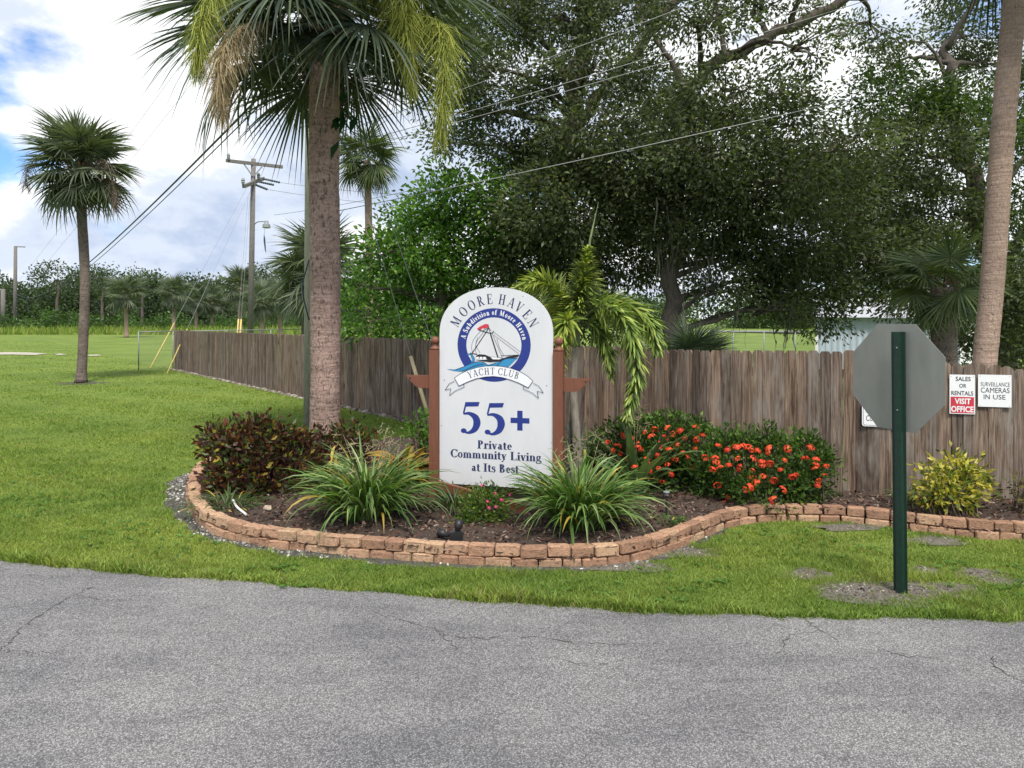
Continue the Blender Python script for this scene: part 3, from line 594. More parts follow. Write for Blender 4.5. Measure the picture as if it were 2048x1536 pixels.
def fan_palm(name, label, base, trunk_pts, r0, r1, nf, scale, fr, seed, tmat, el=(75, -55), group=None, boots=0, dead=3, flare=1.25, heart=.25, deadset=None, jit_e=9):
    rs = random.Random(seed); t = empty(name, base, label, 'palm tree', group)
    trk = palm_trunk(trunk_pts, r0, r1, 'trunk', tmat, t, flare)
    top = Vector(trunk_pts[-1])
    for i in range(nf):
        f = (i+.5)/nf; az = i*2.39996+rs.gauss(0, .12); e = R(el[0]+(el[1]-el[0])*f**.9+rs.gauss(0, jit_e))
        p = top+Vector((0, 0, heart*scale*(1-f)))+Vector((math.cos(az), math.sin(az), 0))*r1*.5
        O('frond', rs.choice(fr), M_STRAP, t, loc=p, rot=Euler((rs.gauss(0, .22), -e, az)), scale=scale*rs.uniform(.88, 1.1))
    for i in range(dead):
        az = rs.random()*2*PI; p = top+Vector((math.cos(az), math.sin(az), 0))*r1*.8-Vector((0, 0, .05*scale))
        O('dead_frond', rs.choice(deadset or FR_DEAD), M_DRY, t, loc=p, rot=Euler((rs.gauss(0, .3), R(rs.uniform(62, 80)), az)), scale=scale*rs.uniform(.6, .85))
    if boots:
        mb = MB()
        for i in range(boots):
            az = i*2.39996; h = -.10*scale*(i/boots*8)+.15; a = Vector((math.cos(az), math.sin(az), 0)); p = top+Vector((0, 0, h))+a*r1*.6; q = p+a*rs.uniform(.12, .26)*scale+Vector((0, 0, rs.uniform(.10, .3)*scale))
            mb.tube([p-Vector((0, 0, .05)), p.lerp(q, .5)+a*.03, q], [.075*scale, .055*scale, .028*scale], 5)
        mb.build('leaf_bases', M_STRAW, t)
    return t
def seed_cluster(parent, pts, rad, n, cols, seed, slen=.3, name='seed_cluster', wd=.004):
    rs = random.Random(seed); q = bez(pts, 8); V = []; Fc = []; C = []; m = len(q); n0 = 0
    mb = MB(); mb.tube(q, [.014*(1-.8*i/(m-1)) for i in range(m)], 5); mb.build('cluster_stalk', M_STEM, parent)
    for _ in range(n):
        u = rs.random()**.75; i = min(m-2, int(u*(m-1))); p = q[i].lerp(q[i+1], u*(m-1)-i); rr = rad*(.45+.75*math.sin(PI*min(1, u*1.08))**.7)
        d = Vector((rs.gauss(0, 1), rs.gauss(0, 1), rs.gauss(-.5, .7))).normalized(); e = Vector((rs.gauss(0, 1), rs.gauss(0, 1), rs.gauss(0, 1))).normalized(); L_ = rr*rs.uniform(.5, 1.25); c = cols[rs.randrange(len(cols))]; k = rs.uniform(.7, 1.3); c = tuple(x*k for x in c)
        for j in range(4):
            t = j/3; s = p+d*L_*t+Vector((0, 0, -slen*t*t*.8))+Vector((rs.gauss(0, .012), rs.gauss(0, .012), rs.gauss(0, .012))); w = wd*(1.2-.6*t)
            V += [(s+e*w)[:], (s-e*w)[:]]; C += [c, c]
        for j in range(3): a = n0+2*j; Fc.append((a, a+1, a+3, a+2))
        n0 += 8
    o = O(name, np_mesh(name, V, Fc, np.array(C)), M_DRY, parent); return o
# main palm
Ym = 10.0
mp = fan_palm('cabbage_palm', 'tall cabbage palm with pinkish trunk rising behind the dark red croton, left of the sign', P(648, 905, Ym)*1.0, [Vector((P(649, 0, Ym).x, Ym, 0)), P(651, 700, Ym), P(650, 480, Ym), P(648, 330, Ym), P(650, 36, Ym)], .208, .202, 50, 1.04, FR_MAIN, 3, M_PTRUNK, (74, -36), boots=150, dead=2, flare=1.15, heart=.6)
YG = [(.30, .33, .075), (.36, .38, .09), (.22, .27, .06)]; TAN = [(.34, .27, .16), (.27, .21, .12), (.40, .33, .21)]
seed_cluster(mp, [P(560, 10, 9.4), P(450, -30, 8.3), P(405, 40, 7.9), P(395, 125, 7.9)], .20, 900, YG, 1)
seed_cluster(mp, [P(580, 50, 9.3), P(490, 50, 8.2), P(442, 120, 7.8), P(443, 215, 7.8)], .20, 1000, TAN, 2)
seed_cluster(mp, [P(700, -10, 9.6), P(790, -40, 9.0), P(810, 40, 8.9), P(825, 160, 8.9)], .25, 1200, YG, 3)
seed_cluster(mp, [P(740, 20, 9.6), P(870, 40, 9.1), P(890, 130, 9.0), P(880, 270, 9.0)], .25, 1100, YG, 4)
# climbing vine leaves on the trunk
g = np.random.default_rng(5); vf = Foliage()
for k in range(9):
    vf = Foliage(); c = P(700+rng.normal(0, 28), 225+rng.normal(0, 26), 9.7); vf.add(*leaf_cloud(np.array([c[:]]), np.array([[g.normal(0, .4), -.3, -.7]]), .26, .17, np.array([[.02, .06, .025]]), g, .1, .08, .1)); vf.build('vine_leaf', M_LEAF, mp)
# left palm
Yl = 21.9
lp = fan_palm('cabbage_palm', 'slender grey cabbage palm standing alone on the lawn at the far left', PG(162, 765), [PG(162, 766), P(166, 690, Yl), P(170, 560, Yl), P(163, 420, Yl), P(161, 338, Yl)], .140, .135, 50, .98, FR_FAR, 8, M_PTRUNK3, (85, -62), boots=30, dead=5, flare=1.35)
seed_cluster(lp, [P(150, 330, 21.6), P(100, 300, 21.4), P(60, 330, 21.3), P(50, 370, 21.3)], .32, 260, [(.16, .12, .10), (.12, .09, .07)], 6, wd=.007); seed_cluster(lp, [P(170, 330, 21.6), P(210, 320, 21.3), P(225, 370, 21.2), P(232, 410, 21.2)], .3, 260, [(.16, .12, .10), (.12, .09, .07)], 7, wd=.007)
x, y = PG(162, 766).x, PG(162, 766).y
sheet('soil_or_shade_patch', [(x+.75*math.cos(t)*(1+.2*math.sin(3*t)), y-.1+.55*math.sin(t)*(1+.2*math.sin(5*t))) for t in [2*PI*i/24 for i in range(24)]], .005, M_SOIL_SHADE)  # palm's shadow at its foot, laid on the lawn as a dark sheet
def simple_palm(label, px, cy, by, Y, rad, seed, tw, fr=None, nf=30, el=(80, -60), tm=None, name='cabbage_palm', dead=4):
    b = Vector((P(px, 0, Y).x, Y, 0)); top = P(px+random.uniform(-3, 3), cy, Y); mid = b.lerp(top, .5)+Vector((random.gauss(0, .08), 0, 0))
    return fan_palm(name, label, b, [b, mid, top], tw/2, tw/2*.9, nf, rad/1.55, fr or FR_FAR, seed, tm or (M_PTRUNK2 if Y > 50 else M_PTRUNK3), el, dead=dead, boots=0)
simple_palm('cabbage palm rising above the bright green tree, right of the main trunk', 737, 322, 0, 30, 1.45, 21, .32, fr=FR_YEL, tm=M_PTRUNK2)
simple_palm('leafy palm half hidden behind the main palm trunk', 640, 545, 0, 30, 2.1, 22, .34, nf=40)
simple_palm('palm with drooping skirt just left of the main palm trunk', 605, 575, 0, 34, 1.7, 23, .3)
for (px, cy, Y, rad, lab) in ((253, 590, 72, 2.0, 'palm before the distant wood with a leaning trunk, nearest the slender grey palm'), (347, 588, 90, 2.2, 'distant palm above the near end of the chain link post'), (392, 600, 100, 2.1, 'short distant palm between the wood and the wooden fence end'), (425, 605, 104, 2.0, 'low distant palm left of the utility pole'), (483, 575, 68, 2.1, 'tall distant palm immediately left of the utility pole'), (522, 603, 62, 1.9, 'shaggy distant palm immediately right of the utility pole'), (563, 600, 66, 2.0, 'distant palm with a straight pale trunk between the utility pole and the main palm')):
    simple_palm(lab, px, cy, 0, Y, rad*1.0, int(px), .40, nf=26, dead=6)
# right leaning palm
Yr = 9.2
fan_palm('tall_palm', 'tall pale leaning palm trunk behind the fence at the right edge', Vector((P(1968, 0, Yr).x, Yr, 0)), [Vector((P(1960, 0, Yr).x, Yr, 0)), P(1969, 735, Yr), P(1985, 560, Yr), P(2003, 300, Yr), P(2024, 60, Yr), P(2034, -60, Yr), P(2046, -330, Yr)], .140, .128, 34, 1.0, FR_MAIN, 31, M_PTRUNK2, (75, -50), boots=30, dead=3, flare=1.1)
# understory fan palms
Yb = 12.0
fan_palm('young_fan_palm', 'bushy young fan palm behind the fence, left of the leaning palm trunk', Vector((P(1890, 0, Yb).x, Yb, 0)), [Vector((P(1890, 0, Yb).x, Yb, 0)), P(1888, 660, Yb), P(1888, 575, Yb)], .2, .2, 26, .52, FR_YEL, 33, M_PTRUNK3, (85, -58), boots=20, dead=3)
fan_palm('palmetto', 'dark low palmetto at the foot of the brown trunk behind the fence', Vector((P(1385, 0, 13).x, 13, 0)), [Vector((P(1385, 0, 13).x, 13, 0)), P(1385, 770, 13), P(1385, 745, 13)], .12, .1, 22, .46, FR_MAIN, 34, M_PTRUNK3, (80, 0), dead=0)

# ------------------------------------------------------------------ oaks and other trees
BRI = [((.040, .075, .018), 3), ((.065, .11, .022), 3), ((.09, .14, .03), 1)]
broad_tree('oak_tree', 'large dark live oak with forked grey limbs behind the sign', 'tree', Vector((P(1095, 0, 16.5).x, 16.5, 0)), [(1095, 740), (1100, 560), (1120, 400), (1147, 262), (1158, 130), (1165, 20), (1185, -90)], (.36, .15),
  [(1000, 40, 130, 80, 1.0), (905, 215, 80, 45, .7), (1015, 190, 100, 60, .9), (930, 130, 70, 60, .7), (1120, 30, 110, 70, .9), (1240, 20, 110, 60, .9), (1190, 130, 110, 60, .8), (920, 285, 80, 30, .7), (1010, 285, 80, 35, .9), (1100, 330, 130, 60, 1.5), (1190, 260, 110, 60, 1.1), (1150, 420, 160, 90, 1.9), (1250, 500, 120, 80, 1.6), (1080, 520, 110, 80, 1.8), (1130, 600, 110, 50, 1.6), (1270, 340, 110, 80, 1.5), (1300, 180, 80, 70, .9), (1050, -80, 160, 60, .7), (1200, -90, 160, 60, .7)],
  16.5, OAKPAL, (.125, .052), 2.9, 101, limbs=[([(1135, 300, 0), (1190, 200, -.3), (1250, 130, -.4), (1330, 30, -.6), (1400, -60, -.8)], .15, .07), ([(1150, 250, 0), (1120, 130, .3), (1060, 60, .5), (980, -10, .6)], .1, .04), ([(1140, 300, 0), (1085, 240, .2), (1010, 225, .3), (920, 240, .4)], .075, .025)],
  moss=[(1285, 545, 40, 70, 60, 0), (1200, 560, 60, 70, 50, 0), (1130, 450, 60, 80, 40, -1), (1290, 470, 40, 90, 40, -1)])
broad_tree('oak_tree', 'wide dark live oak with a long limb sweeping up to the right behind the fence', 'tree', Vector((P(1345, 0, 15).x, 15, 0)), [(1342, 740), (1346, 600), (1350, 480), (1358, 330), (1374, 190), (1430, 130), (1560, 62), (1690, 0), (1830, -70)], (.20, .09),
  [(1400, 30, 130, 50, .8), (1520, 5, 110, 45, .7), (1620, 100, 70, 45, .45), (1740, 60, 100, 40, .5), (1480, 180, 130, 60, .9), (1590, 250, 110, 60, 1.0), (1420, 300, 130, 80, 1.4), (1540, 370, 150, 80, 1.7), (1400, 440, 130, 80, 1.6), (1650, 380, 130, 80, 1.6), (1590, 480, 150, 70, 1.6), (1480, 530, 110, 50, 1.3), (1440, 580, 60, 40, .8), (1600, 570, 120, 50, 1.3), (1555, 620, 60, 35, 1.0), (1640, 630, 60, 35, .9), (1740, 520, 120, 80, 1.5), (1340, 250, 90, 60, 1.2), (1350, 360, 110, 80, 1.5), (1700, 300, 90, 60, 1.0), (1600, -70, 200, 50, .6)],
  15, OAKPAL, (.118, .049), 2.9, 102, bark=M_BARK, limbs=[([(1374, 190, 0), (1340, 120, .2), (1300, 60, .3), (1270, 0, .4)], .08, .03), ([(1450, 120, 0), (1440, 40, .2), (1420, -40, .3)], .07, .03), ([(1352, 420, 0), (1440, 390, -.3), (1540, 400, -.4), (1620, 360, -.5)], .07, .025)],
  moss=[(1345, 470, 45, 130, 110, -.3), (1400, 480, 40, 110, 60, -.3), (1575, 640, 22, 60, 40, 0), (1475, 630, 20, 60, 26, 0), (1640, 640, 12, 55, 14, 0), (1380, 590, 30, 60, 30, 0)])
broad_tree('oak_tree', 'live oak with lighter green top behind the leaning palm at the right', 'tree', Vector((P(2010, 0, 17.5).x, 17.5, 0)), [(2012, 740), (1995, 620), (1962, 480), (1940, 350), (1915, 255), (1900, 170), (1895, 80)], (.32, .1),
  [(1800, 200, 110, 60, 1.0, -.8, BRI), (1780, 130, 70, 40, .5), (1890, 210, 90, 50, .9, -.6, BRI), (1930, 70, 80, 60, .6), (1985, 130, 60, 50, .6), (1850, 310, 120, 70, 1.2), (1990, 270, 90, 80, .9, -.5, BRI), (1770, 380, 110, 80, 1.4), (1890, 430, 110, 70, 1.1), (2030, 430, 80, 100, 1.0, 0, BRI), (1800, 500, 110, 60, 1.4), (1850, 590, 110, 50, 1.3), (1960, 600, 80, 60, 1.0), (2060, 200, 70, 90, .9), (2080, 600, 120, 120, 1.4), (1960, -50, 160, 60, .7)],
  17.5, OAKPAL, (.125, .052), 2.6, 103, limbs=[([(1962, 480, 0), (1985, 400, .2), (2040, 330, .3), (2100, 240, .5)], .13, .05), ([(1940, 350, 0), (1880, 275, -.2), (1820, 250, -.3)], .07, .025), ([(1995, 600, 0), (2040, 470, .2), (2110, 380, .2)], .16, .08), ([(1905, 200, 0), (1860, 92, -.2), (1800, 85, -.2)], .05, .02)],
  moss=[(1640, 640, 12, 60, 14, 0), (1830, 620, 40, 60, 30, 0)])
GRN = [((.080, .180, .028), 4), ((.115, .235, .036), 3), ((.050, .115, .025), 3), ((.17, .28, .05), 1)]
broad_tree('leafy_tree', 'dense bright green tree behind the long fence, left of the sign', 'tree', Vector((P(880, 0, 17).x, 17, 0)), [(880, 740), (878, 640), (882, 540), (890, 440)], (.14, .06),
  [(805, 455, 45, 50, 1.4), (880, 405, 70, 55, 1.5), (960, 390, 70, 50, 1.5), (760, 510, 60, 60, 1.6), (850, 500, 100, 80, 1.9), (950, 480, 90, 70, 1.8), (1010, 440, 50, 60, 1.3), (770, 590, 70, 50, 1.6), (870, 600, 110, 60, 1.9), (970, 590, 90, 60, 1.8), (1010, 520, 50, 60, 1.4), (900, 345, 40, 25, 1.1), (720, 570, 25, 45, 1.0), (740, 640, 60, 40, 1.4), (850, 660, 100, 40, 1.6)],
  17, GRN, (.135, .066), 1.9, 104, tw_r=.2, hang=.15)
# tall shrubs beyond the fences
def shrub_mass(name, label, blobs, pal, leaf, seed, per=40, tw=.2, k=34):
    g = np.random.default_rng(seed); c0 = P(*blobs[0][:2], blobs[0][4]); t = empty(name, Vector((c0.x, c0.y, 0)), label, 'shrub'); fo = Foliage(); mb = MB()
    for (x, y, rx, ry, Y) in blobs:
        c = P(x, y, Y); r = (rx/F*Y, max(.3, rx/F*Y*.7), ry/F*Y); fo.clump(c, r, max(8, int(r[0]*r[2]*k)), per, tw, leaf[0], leaf[1], pal, g, .3)
        for _ in range(3): mb.tube([(c.x+random.gauss(0, .1), c.y+random.gauss(0, .1), 0), c+Vector((random.gauss(0, .3), random.gauss(0, .2), 0))], [.03, .012], 5)
    mb.build('stems', M_TWIG, t); fo.build('foliage', M_LEAF, t); return t
shrub_mass('understory_shrub', 'dark dense shrub in the shade under the right oak', [(1960, 640, 90, 70, 19), (2060, 640, 90, 90, 19), (1900, 690, 60, 50, 19), (2010, 730, 70, 60, 16)], OAKPAL, (.13, .06), 41)
shrub_mass('understory_shrub', 'low pale green shrub along the top of the long fence beside the main palm', [(715, 665, 40, 22, 19), (790, 672, 50, 16, 18)], [((.11, .20, .05), 2), ((.07, .14, .03), 2)], (.14, .03), 42, per=30)
shrub_mass('understory_shrub', 'dark bush beneath the left oak behind the sign', [(1180, 640, 70, 50, 18), (1080, 660, 70, 40, 18), (1000, 660, 60, 40, 18)], OAKPAL, (.12, .055), 43)

# distant wood
def far_trees():
    g = np.random.default_rng(77); fo = Foliage(); pal = [((.050, .078, .042), 4), ((.070, .100, .048), 3), ((.090, .130, .055), 2), ((.036, .056, .036), 2)]
    for i in range(120):
        px = g.uniform(-260, 820); Y = g.uniform(122, 150); top = 546+10*math.sin(px*.021)+8*math.sin(px*.055+1)+g.uniform(-6, 24); c = P(px, (top+660)/2, Y)
        fo.clump(c, (g.uniform(2.2, 4), 2.5, abs(c.z)*.95+.5), 30, 26, .75, .55, .34, pal, g, .5)
    for i in range(95):
        px = g.uniform(1180, 3300); Y = g.uniform(125, 150); c = P(px, 625+g.uniform(-12, 8), Y); fo.clump(c, (3.2, 2.5, 3.0), 30, 26, .75, .55, .34, [((.055, .095, .03), 2), ((.08, .13, .035), 2), ((.035, .06, .025), 1)], g, .5)
    o = fo.build('distant_wood', M_LEAF); tag(o, 'distant dark green wood closing the field', 'wood', kind='stuff')
    fo = Foliage()
    for i in range(70):
        px = g.uniform(-260, 720); Y = g.uniform(100, 118); c = P(px, 650+g.uniform(-8, 6), Y); c.z = max(.4, c.z); fo.clump(c, (g.uniform(1, 2.4), 1.2, c.z*1.2), 14, 22, .45, .4, .25, [((.075, .14, .035), 2), ((.05, .09, .03), 2)], g, .4)
    tag(fo.build('field_scrub', M_LEAF), 'low bright scrub at the foot of the distant wood', 'scrub', kind='stuff')
far_trees()
FARP = [((.055, .085, .045), 3), ((.078, .112, .052), 3)]
broad_tree('distant_tree', 'spreading tree standing above the wood beside the slender grey palm', 'tree', Vector((P(115, 0, 112).x, 112, 0)), [(115, 660), (114, 610), (118, 570)], (.3, .15), [(90, 540, 14, 10, .16), (115, 533, 16, 10, .16), (140, 543, 16, 10, .16), (105, 562, 26, 12, .16), (75, 556, 10, 8, .14), (128, 570, 26, 14, .16)], 112, FARP, (.42, .26), .5, 111, tw_r=.6, per=24, dz=1)
broad_tree('distant_tree', 'wispy thin-topped tree above the wood right of the slender grey palm', 'tree', Vector((P(205, 0, 118).x, 118, 0)), [(205, 660), (204, 610), (206, 570)], (.3, .12), [(190, 553, 16, 10, .08), (212, 545, 14, 9, .08), (225, 562, 14, 10, .1), (200, 575, 24, 12, .14)], 118, FARP, (.42, .22), .5, 112, tw_r=.6, per=20, dz=1)
broad_tree('distant_tree', 'wispy dark treetop above the wood midway between the palm and the pole', 'tree', Vector((P(285, 0, 118).x, 118, 0)), [(285, 660), (284, 610), (286, 575)], (.3, .12), [(272, 556, 12, 10, .08), (295, 560, 18, 9, .08), (285, 575, 24, 12, .14)], 118, FARP, (.42, .22), .5, 113, tw_r=.6, per=20, dz=1)

# ------------------------------------------------------------------ planting
def arch_leaf(V, Fc, C, p, az, L_, w, el0, droop, cm, ce, rs, seg=7, twist=0.0):
    n0 = len(V); d = Vector((math.cos(az), math.sin(az), 0)); s0 = Vector((-math.sin(az), math.cos(az), 0)); pos = Vector(p); el = el0
    for i in range(seg+1):
        t = i/seg; ww = w*(.55+.6*math.sin(PI*min(1, t*.9+.12)))*(1 if t < .7 else max(.03, 1-((t-.7)/.3)**1.5)); up = Vector((-d.x*math.sin(el), -d.y*math.sin(el), math.cos(el)))
        s = (s0*math.cos(twist*t)+up*math.sin(twist*t))
        V += [(pos-s*ww+up*ww*.35)[:], (pos-s*ww*.5+up*ww*.12)[:], pos[:], (pos+s*ww*.5+up*ww*.12)[:], (pos+s*ww+up*ww*.35)[:]]; C += [ce, ce, cm, cm, ce]
        if i:
            a = n0+5*(i-1)
            for k in range(4): Fc.append((a+k, a+k+1, a+k+6, a+k+5))
        st = L_/seg; pos = pos+(d*math.cos(el)+Vector((0, 0, math.sin(el))))*st; el -= droop/seg*(1+1.2*t)
def strap_clump(name, label, cat, c, n, L_, w, spread, seed, cm, ce, el=(85, 35), droop=1.4, seg=7, yellow=.06, wand=0):
    rs = random.Random(seed); t = empty(name, c, label, cat); V = []; Fc = []; C = []
    for i in range(n):
        az = rs.random()*2*PI; rr = spread*rs.random()**.6; p = Vector(c)+Vector((math.cos(az)*rr, math.sin(az)*rr, 0)); f = rr/spread; e = R(el[0]+(el[1]-el[0])*f+rs.gauss(0, 9)); k = rs.uniform(.65, 1.35)
        m = tuple(x*k for x in rs.choice(cm)); ed = tuple(x*k for x in rs.choice(ce))
        if rs.random() < yellow: m = (.42*k, .30*k, .05*k); ed = (.45*k, .33*k, .08*k)
        arch_leaf(V, Fc, C, p, az+rs.gauss(0, .5), L_*rs.uniform(.6, 1.12), w*rs.uniform(.7, 1.2), e, droop*rs.uniform(.5, 1.4), m, ed, rs, seg, rs.gauss(0, .5))
    O('strap_leaves', np_mesh('strap_leaves', V, Fc, np.array(C)), M_STRAP, t)['kind'] = 'stuff'
    if wand:
        V = []; Fc = []; C = []
        mb = MB()
        for i in range(wand):
            az = rs.random()*2*PI; p = Vector(c); q = p+Vector((math.cos(az)*.22, math.sin(az)*.2, L_*rs.uniform(.8, 1.08))); mb.tube([p, p.lerp(q, .5)+Vector((0, 0, .06)), q], [.004, .003, .002], 4)
            for _ in range(26):
                s = q+Vector((rs.gauss(0, .07), rs.gauss(0, .07), rs.uniform(-.2, .08))); e = s+Vector((rs.gauss(0, .04), rs.gauss(0, .04), rs.uniform(-.05, .02))); mb.tube([s, e], .0022, 3, False)
        mb.build('flower_wands', M_DRYS, t)
    return t
M_DRYS = simple('dry_stalk', (.26, .22, .13), .8, .3)
FLG = [(.070, .145, .034), (.095, .185, .040), (.050, .105, .032), (.125, .215, .05)]; FLE = [(.27, .34, .12), (.13, .22, .05), (.09, .165, .04), (.30, .36, .17), (.08, .15, .04), (.10, .18, .05)]
fz = .10
strap_clump('flax_lily', 'large variegated flax lily clump left of the sign behind the block edging', 'plant', PG(735, 1035, fz), 460, .78, .011, .20, 201, FLG, FLE, (92, 54), 1.2, yellow=.035, wand=7)
strap_clump('flax_lily', 'large variegated flax lily clump at the right foot of the sign', 'plant', PG(1160, 1050, fz), 480, .74, .011, .21, 202, FLG, FLE, (92, 54), 1.15, yellow=.04, wand=5)
strap_clump('flax_lily', 'small thin grassy clump under the left sign post', 'plant', PG(905, 1015, fz), 70, .45, .006, .12, 203, [(.045, .085, .03)], [(.07, .12, .04)], (80, 30), 1.2)
strap_clump('strap_plant', 'broad-leaved upright strap plant between the flax lily and the orange flowers', 'plant', PG(1268, 985, fz), 34, .85, .034, .14, 204, [(.08, .14, .06), (.11, .17, .07)], [(.14, .17, .08), (.10, .15, .06)], (86, 55), .7, wand=3)
strap_clump('strap_plant', 'pale grey-green strappy plant behind the right sign post', 'plant', P(1165, 940, 8.2)*1.0, 80, .75, .012, .16, 205, [(.10, .16, .085), (.14, .20, .11)], [(.20, .25, .16)], (86, 45), 1.3)
strap_clump('bromeliad', 'orange and green rosette plant behind the left flax lily', 'plant', P(810, 945, 8.4), 60, .55, .028, .16, 206, [(.22, .19, .03), (.13, .18, .03), (.34, .13, .03)], [(.36, .22, .04), (.28, .10, .03)], (80, 20), 1.3)
strap_clump('bromeliad', 'small yellow-leaved plant between croton and left flax lily', 'plant', P(660, 940, 8.3), 30, .34, .018, .15, 207, [(.12, .16, .04), (.22, .20, .05)], [(.20, .20, .06)], (80, 30), 1.3)
strap_clump('ground_weed', 'tuft of weeds inside the left end of the block edging', 'weeds', PG(450, 1010, .1), 240, .24, .004, .30, 208, [(.055, .10, .03)], [(.07, .12, .035)], (70, 20), 1.2)
strap_clump('ground_weed', 'low green weeds beside the path light', 'weeds', PG(1335, 1045, .1), 200, .10, .005, .22, 209, [(.05, .11, .025)], [(.07, .14, .03)], (70, 10), 1.2)
strap_clump('ground_weed', 'grey-green weeds at the foot of the fence left of the yellow shrub', 'weeds', PG(1822, 1005, .1), 60, .28, .005, .10, 210, [(.06, .10, .04)], [(.07, .12, .04)], (80, 35), 1.0)
def dome_shrub(name, label, blobs, pal, leaf, seed, k=220, per=14, tw=.07, hang=-.35, flowers=None, stems=8, shell=.55, mat=None, lobes=True):
    g = np.random.default_rng(seed); rs = random.Random(seed); b0 = blobs[0]; c0 = P(b0[0], b0[1], b0[4]); t = empty(name, Vector((c0.x, c0.y, .08)), label, 'shrub'); fo = Foliage(); mb = MB()
    for (x, y, rx, ry, Y) in blobs:
        c = P(x, y, Y); r = (rx/F*Y, rx/F*Y*.75, ry/F*Y); tc = fo.clump(c, r, max(10, int(r[0]*r[2]*k)), per, tw, leaf[0], leaf[1], pal, g, shell, 1, 0, hang)
        for q in tc[::max(1, len(tc)//stems)]:
            mb.tube([(c.x+rs.gauss(0, r[0]*.2), c.y+rs.gauss(0, .06), .08), (c+Vector(q))/2-Vector((0, 0, .05)), q], [.010, .007, .003], 4)
    mb.build('stems', M_TWIG, t); fo.build('foliage', mat or M_LEAF, t)
    return t
CROT = [((.055, .022, .020), 5), ((.090, .034, .026), 3.5), ((.050, .062, .024), 3.5), ((.19, .065, .035), 1.3), ((.32, .24, .05), 1.0), ((.085, .13, .035), 2.2)]
dome_shrub('croton_shrub', 'dark maroon croton hedge at the left end of the planting bed', [(500, 915, 78, 72, 7.9), (575, 930, 70, 66, 8.0), (450, 905, 38, 48, 7.9), (480, 960, 60, 40, 7.7), (560, 965, 60, 36, 7.8), (505, 856, 30, 24, 8.0), (545, 868, 26, 24, 8.0), (430, 880, 18, 26, 7.9), (590, 880, 24, 30, 8.1)], CROT, (.078, .036), 301, 640, 16, .07, -.28)
dome_shrub('croton_shrub', 'smaller dark croton at the foot of the main palm trunk', [(640, 895, 50, 36, 8.8), (710, 880, 36, 36, 9.0), (690, 905, 60, 30, 8.8)], CROT, (.078, .036), 302, 520, 15, .07, -.28)
IXG = [((.065, .125, .028), 4), ((.095, .175, .036), 3), ((.040, .075, .025), 4), ((.14, .23, .045), 1.6)]
def ixora(label, blobs, seed, fl):
    t = dome_shrub('ixora_shrub', label, blobs, IXG, (.060, .026), seed, 1000, 15, .05, -.5); rs = random.Random(seed)
    for (x, y) in fl:
        b = min(blobs, key=lambda b: ((x-b[0])/b[2])**2+((y-b[1])/b[3])**2); q = min(.96, ((x-b[0])/b[2])**2+((y-b[1])/b[3])**2); Y = b[4]-b[2]/F*b[4]*.75*math.sqrt(1-q)*.97-.09
        p = P(x, y, Y); O('flower_cluster', rs.choice(FLOW), M_PETAL, t, loc=p, rot=(R(35)+rs.gauss(0, .3), rs.gauss(0, .3), rs.random()*6), scale=rs.uniform(.75, 1.2))
def flower_mesh(seed, col, r=.036, n=46):
    g = np.random.default_rng(seed); V = []; Fc = []; C = []
    for i in range(n):
        d = Vector((g.normal(), g.normal(), abs(g.normal())*.9)).normalized(); p = Vector((d.x*r, d.y*r, d.z*r*.75)); u = d.orthogonal().normalized(); w = d.cross(u); a = g.random()*6; e1 = (u*math.cos(a)+w*math.sin(a))*.011; e2 = (w*math.cos(a)-u*math.sin(a))*.011; k = g.uniform(.65, 1.25)
        n0 = len(V); V += [(p+e1)[:], (p+e2*.45)[:], (p-e1)[:], (p-e2*.45)[:]]; V += [(p+e2+d*.002)[:], (p-e1*.45+d*.002)[:], (p-e2+d*.002)[:], (p+e1*.45+d*.002)[:]]; Fc += [(n0, n0+1, n0+2, n0+3), (n0+4, n0+5, n0+6, n0+7)]; C += [tuple(c*k for c in col)]*8
    return np_mesh('flower_cluster', V, Fc, np.array(C))
M_PETAL = leafmat('petal', .3, .5, .2, (1, .5, .3)); FLOW = [flower_mesh(i, ((.78, .10, .045), (.82, .14, .06), (.66, .07, .035))[i % 3]) for i in range(5)]
fl1 = [(1244, 872), (1236, 893), (1276, 887), (1280, 899), (1293, 920), (1296, 930), (1315, 920), (1318, 938), (1314, 909), (1330, 876), (1303, 874), (1335, 856), (1355, 890), (1370, 878), (1365, 907), (1390, 898), (1393, 880), (1324, 965), (1226, 901), (1318, 890), (1241, 908), (1391, 855), (1341, 948), (1385, 935), (1256, 917), (1297, 941), (1275, 897), (1345, 868), (1215, 885), (1262, 880), (1290, 865), (1310, 860), (1360, 862), (1405, 872), (1338, 900), (1350, 920), (1375, 915), (1270, 935), (1250, 940), (1335, 930), (1400, 945)]
fl2 = [(1410, 916), (1430, 917), (1425, 940), (1458, 931), (1440, 936), (1476, 918), (1485, 893), (1496, 895), (1502, 901), (1473, 895), (1515, 902), (1538, 897), (1538, 903), (1524, 925), (1524, 931), (1506, 918), (1505, 942), (1505, 955), (1561, 940), (1569, 921), (1548, 962), (1525, 953), (1480, 936), (1500, 975), (1490, 980), (1435, 972), (1455, 995), (1449, 1007), (1541, 1003), (1547, 998), (1621, 896), (1632, 920), (1632, 930), (1630, 937), (1648, 951), (1638, 963), (1635, 972), (1652, 933), (1610, 918), (1585, 955), (1592, 951), (1565, 980), (1455, 900), (1436, 892), (1540, 928), (1512, 966), (1575, 898), (1432, 925)]
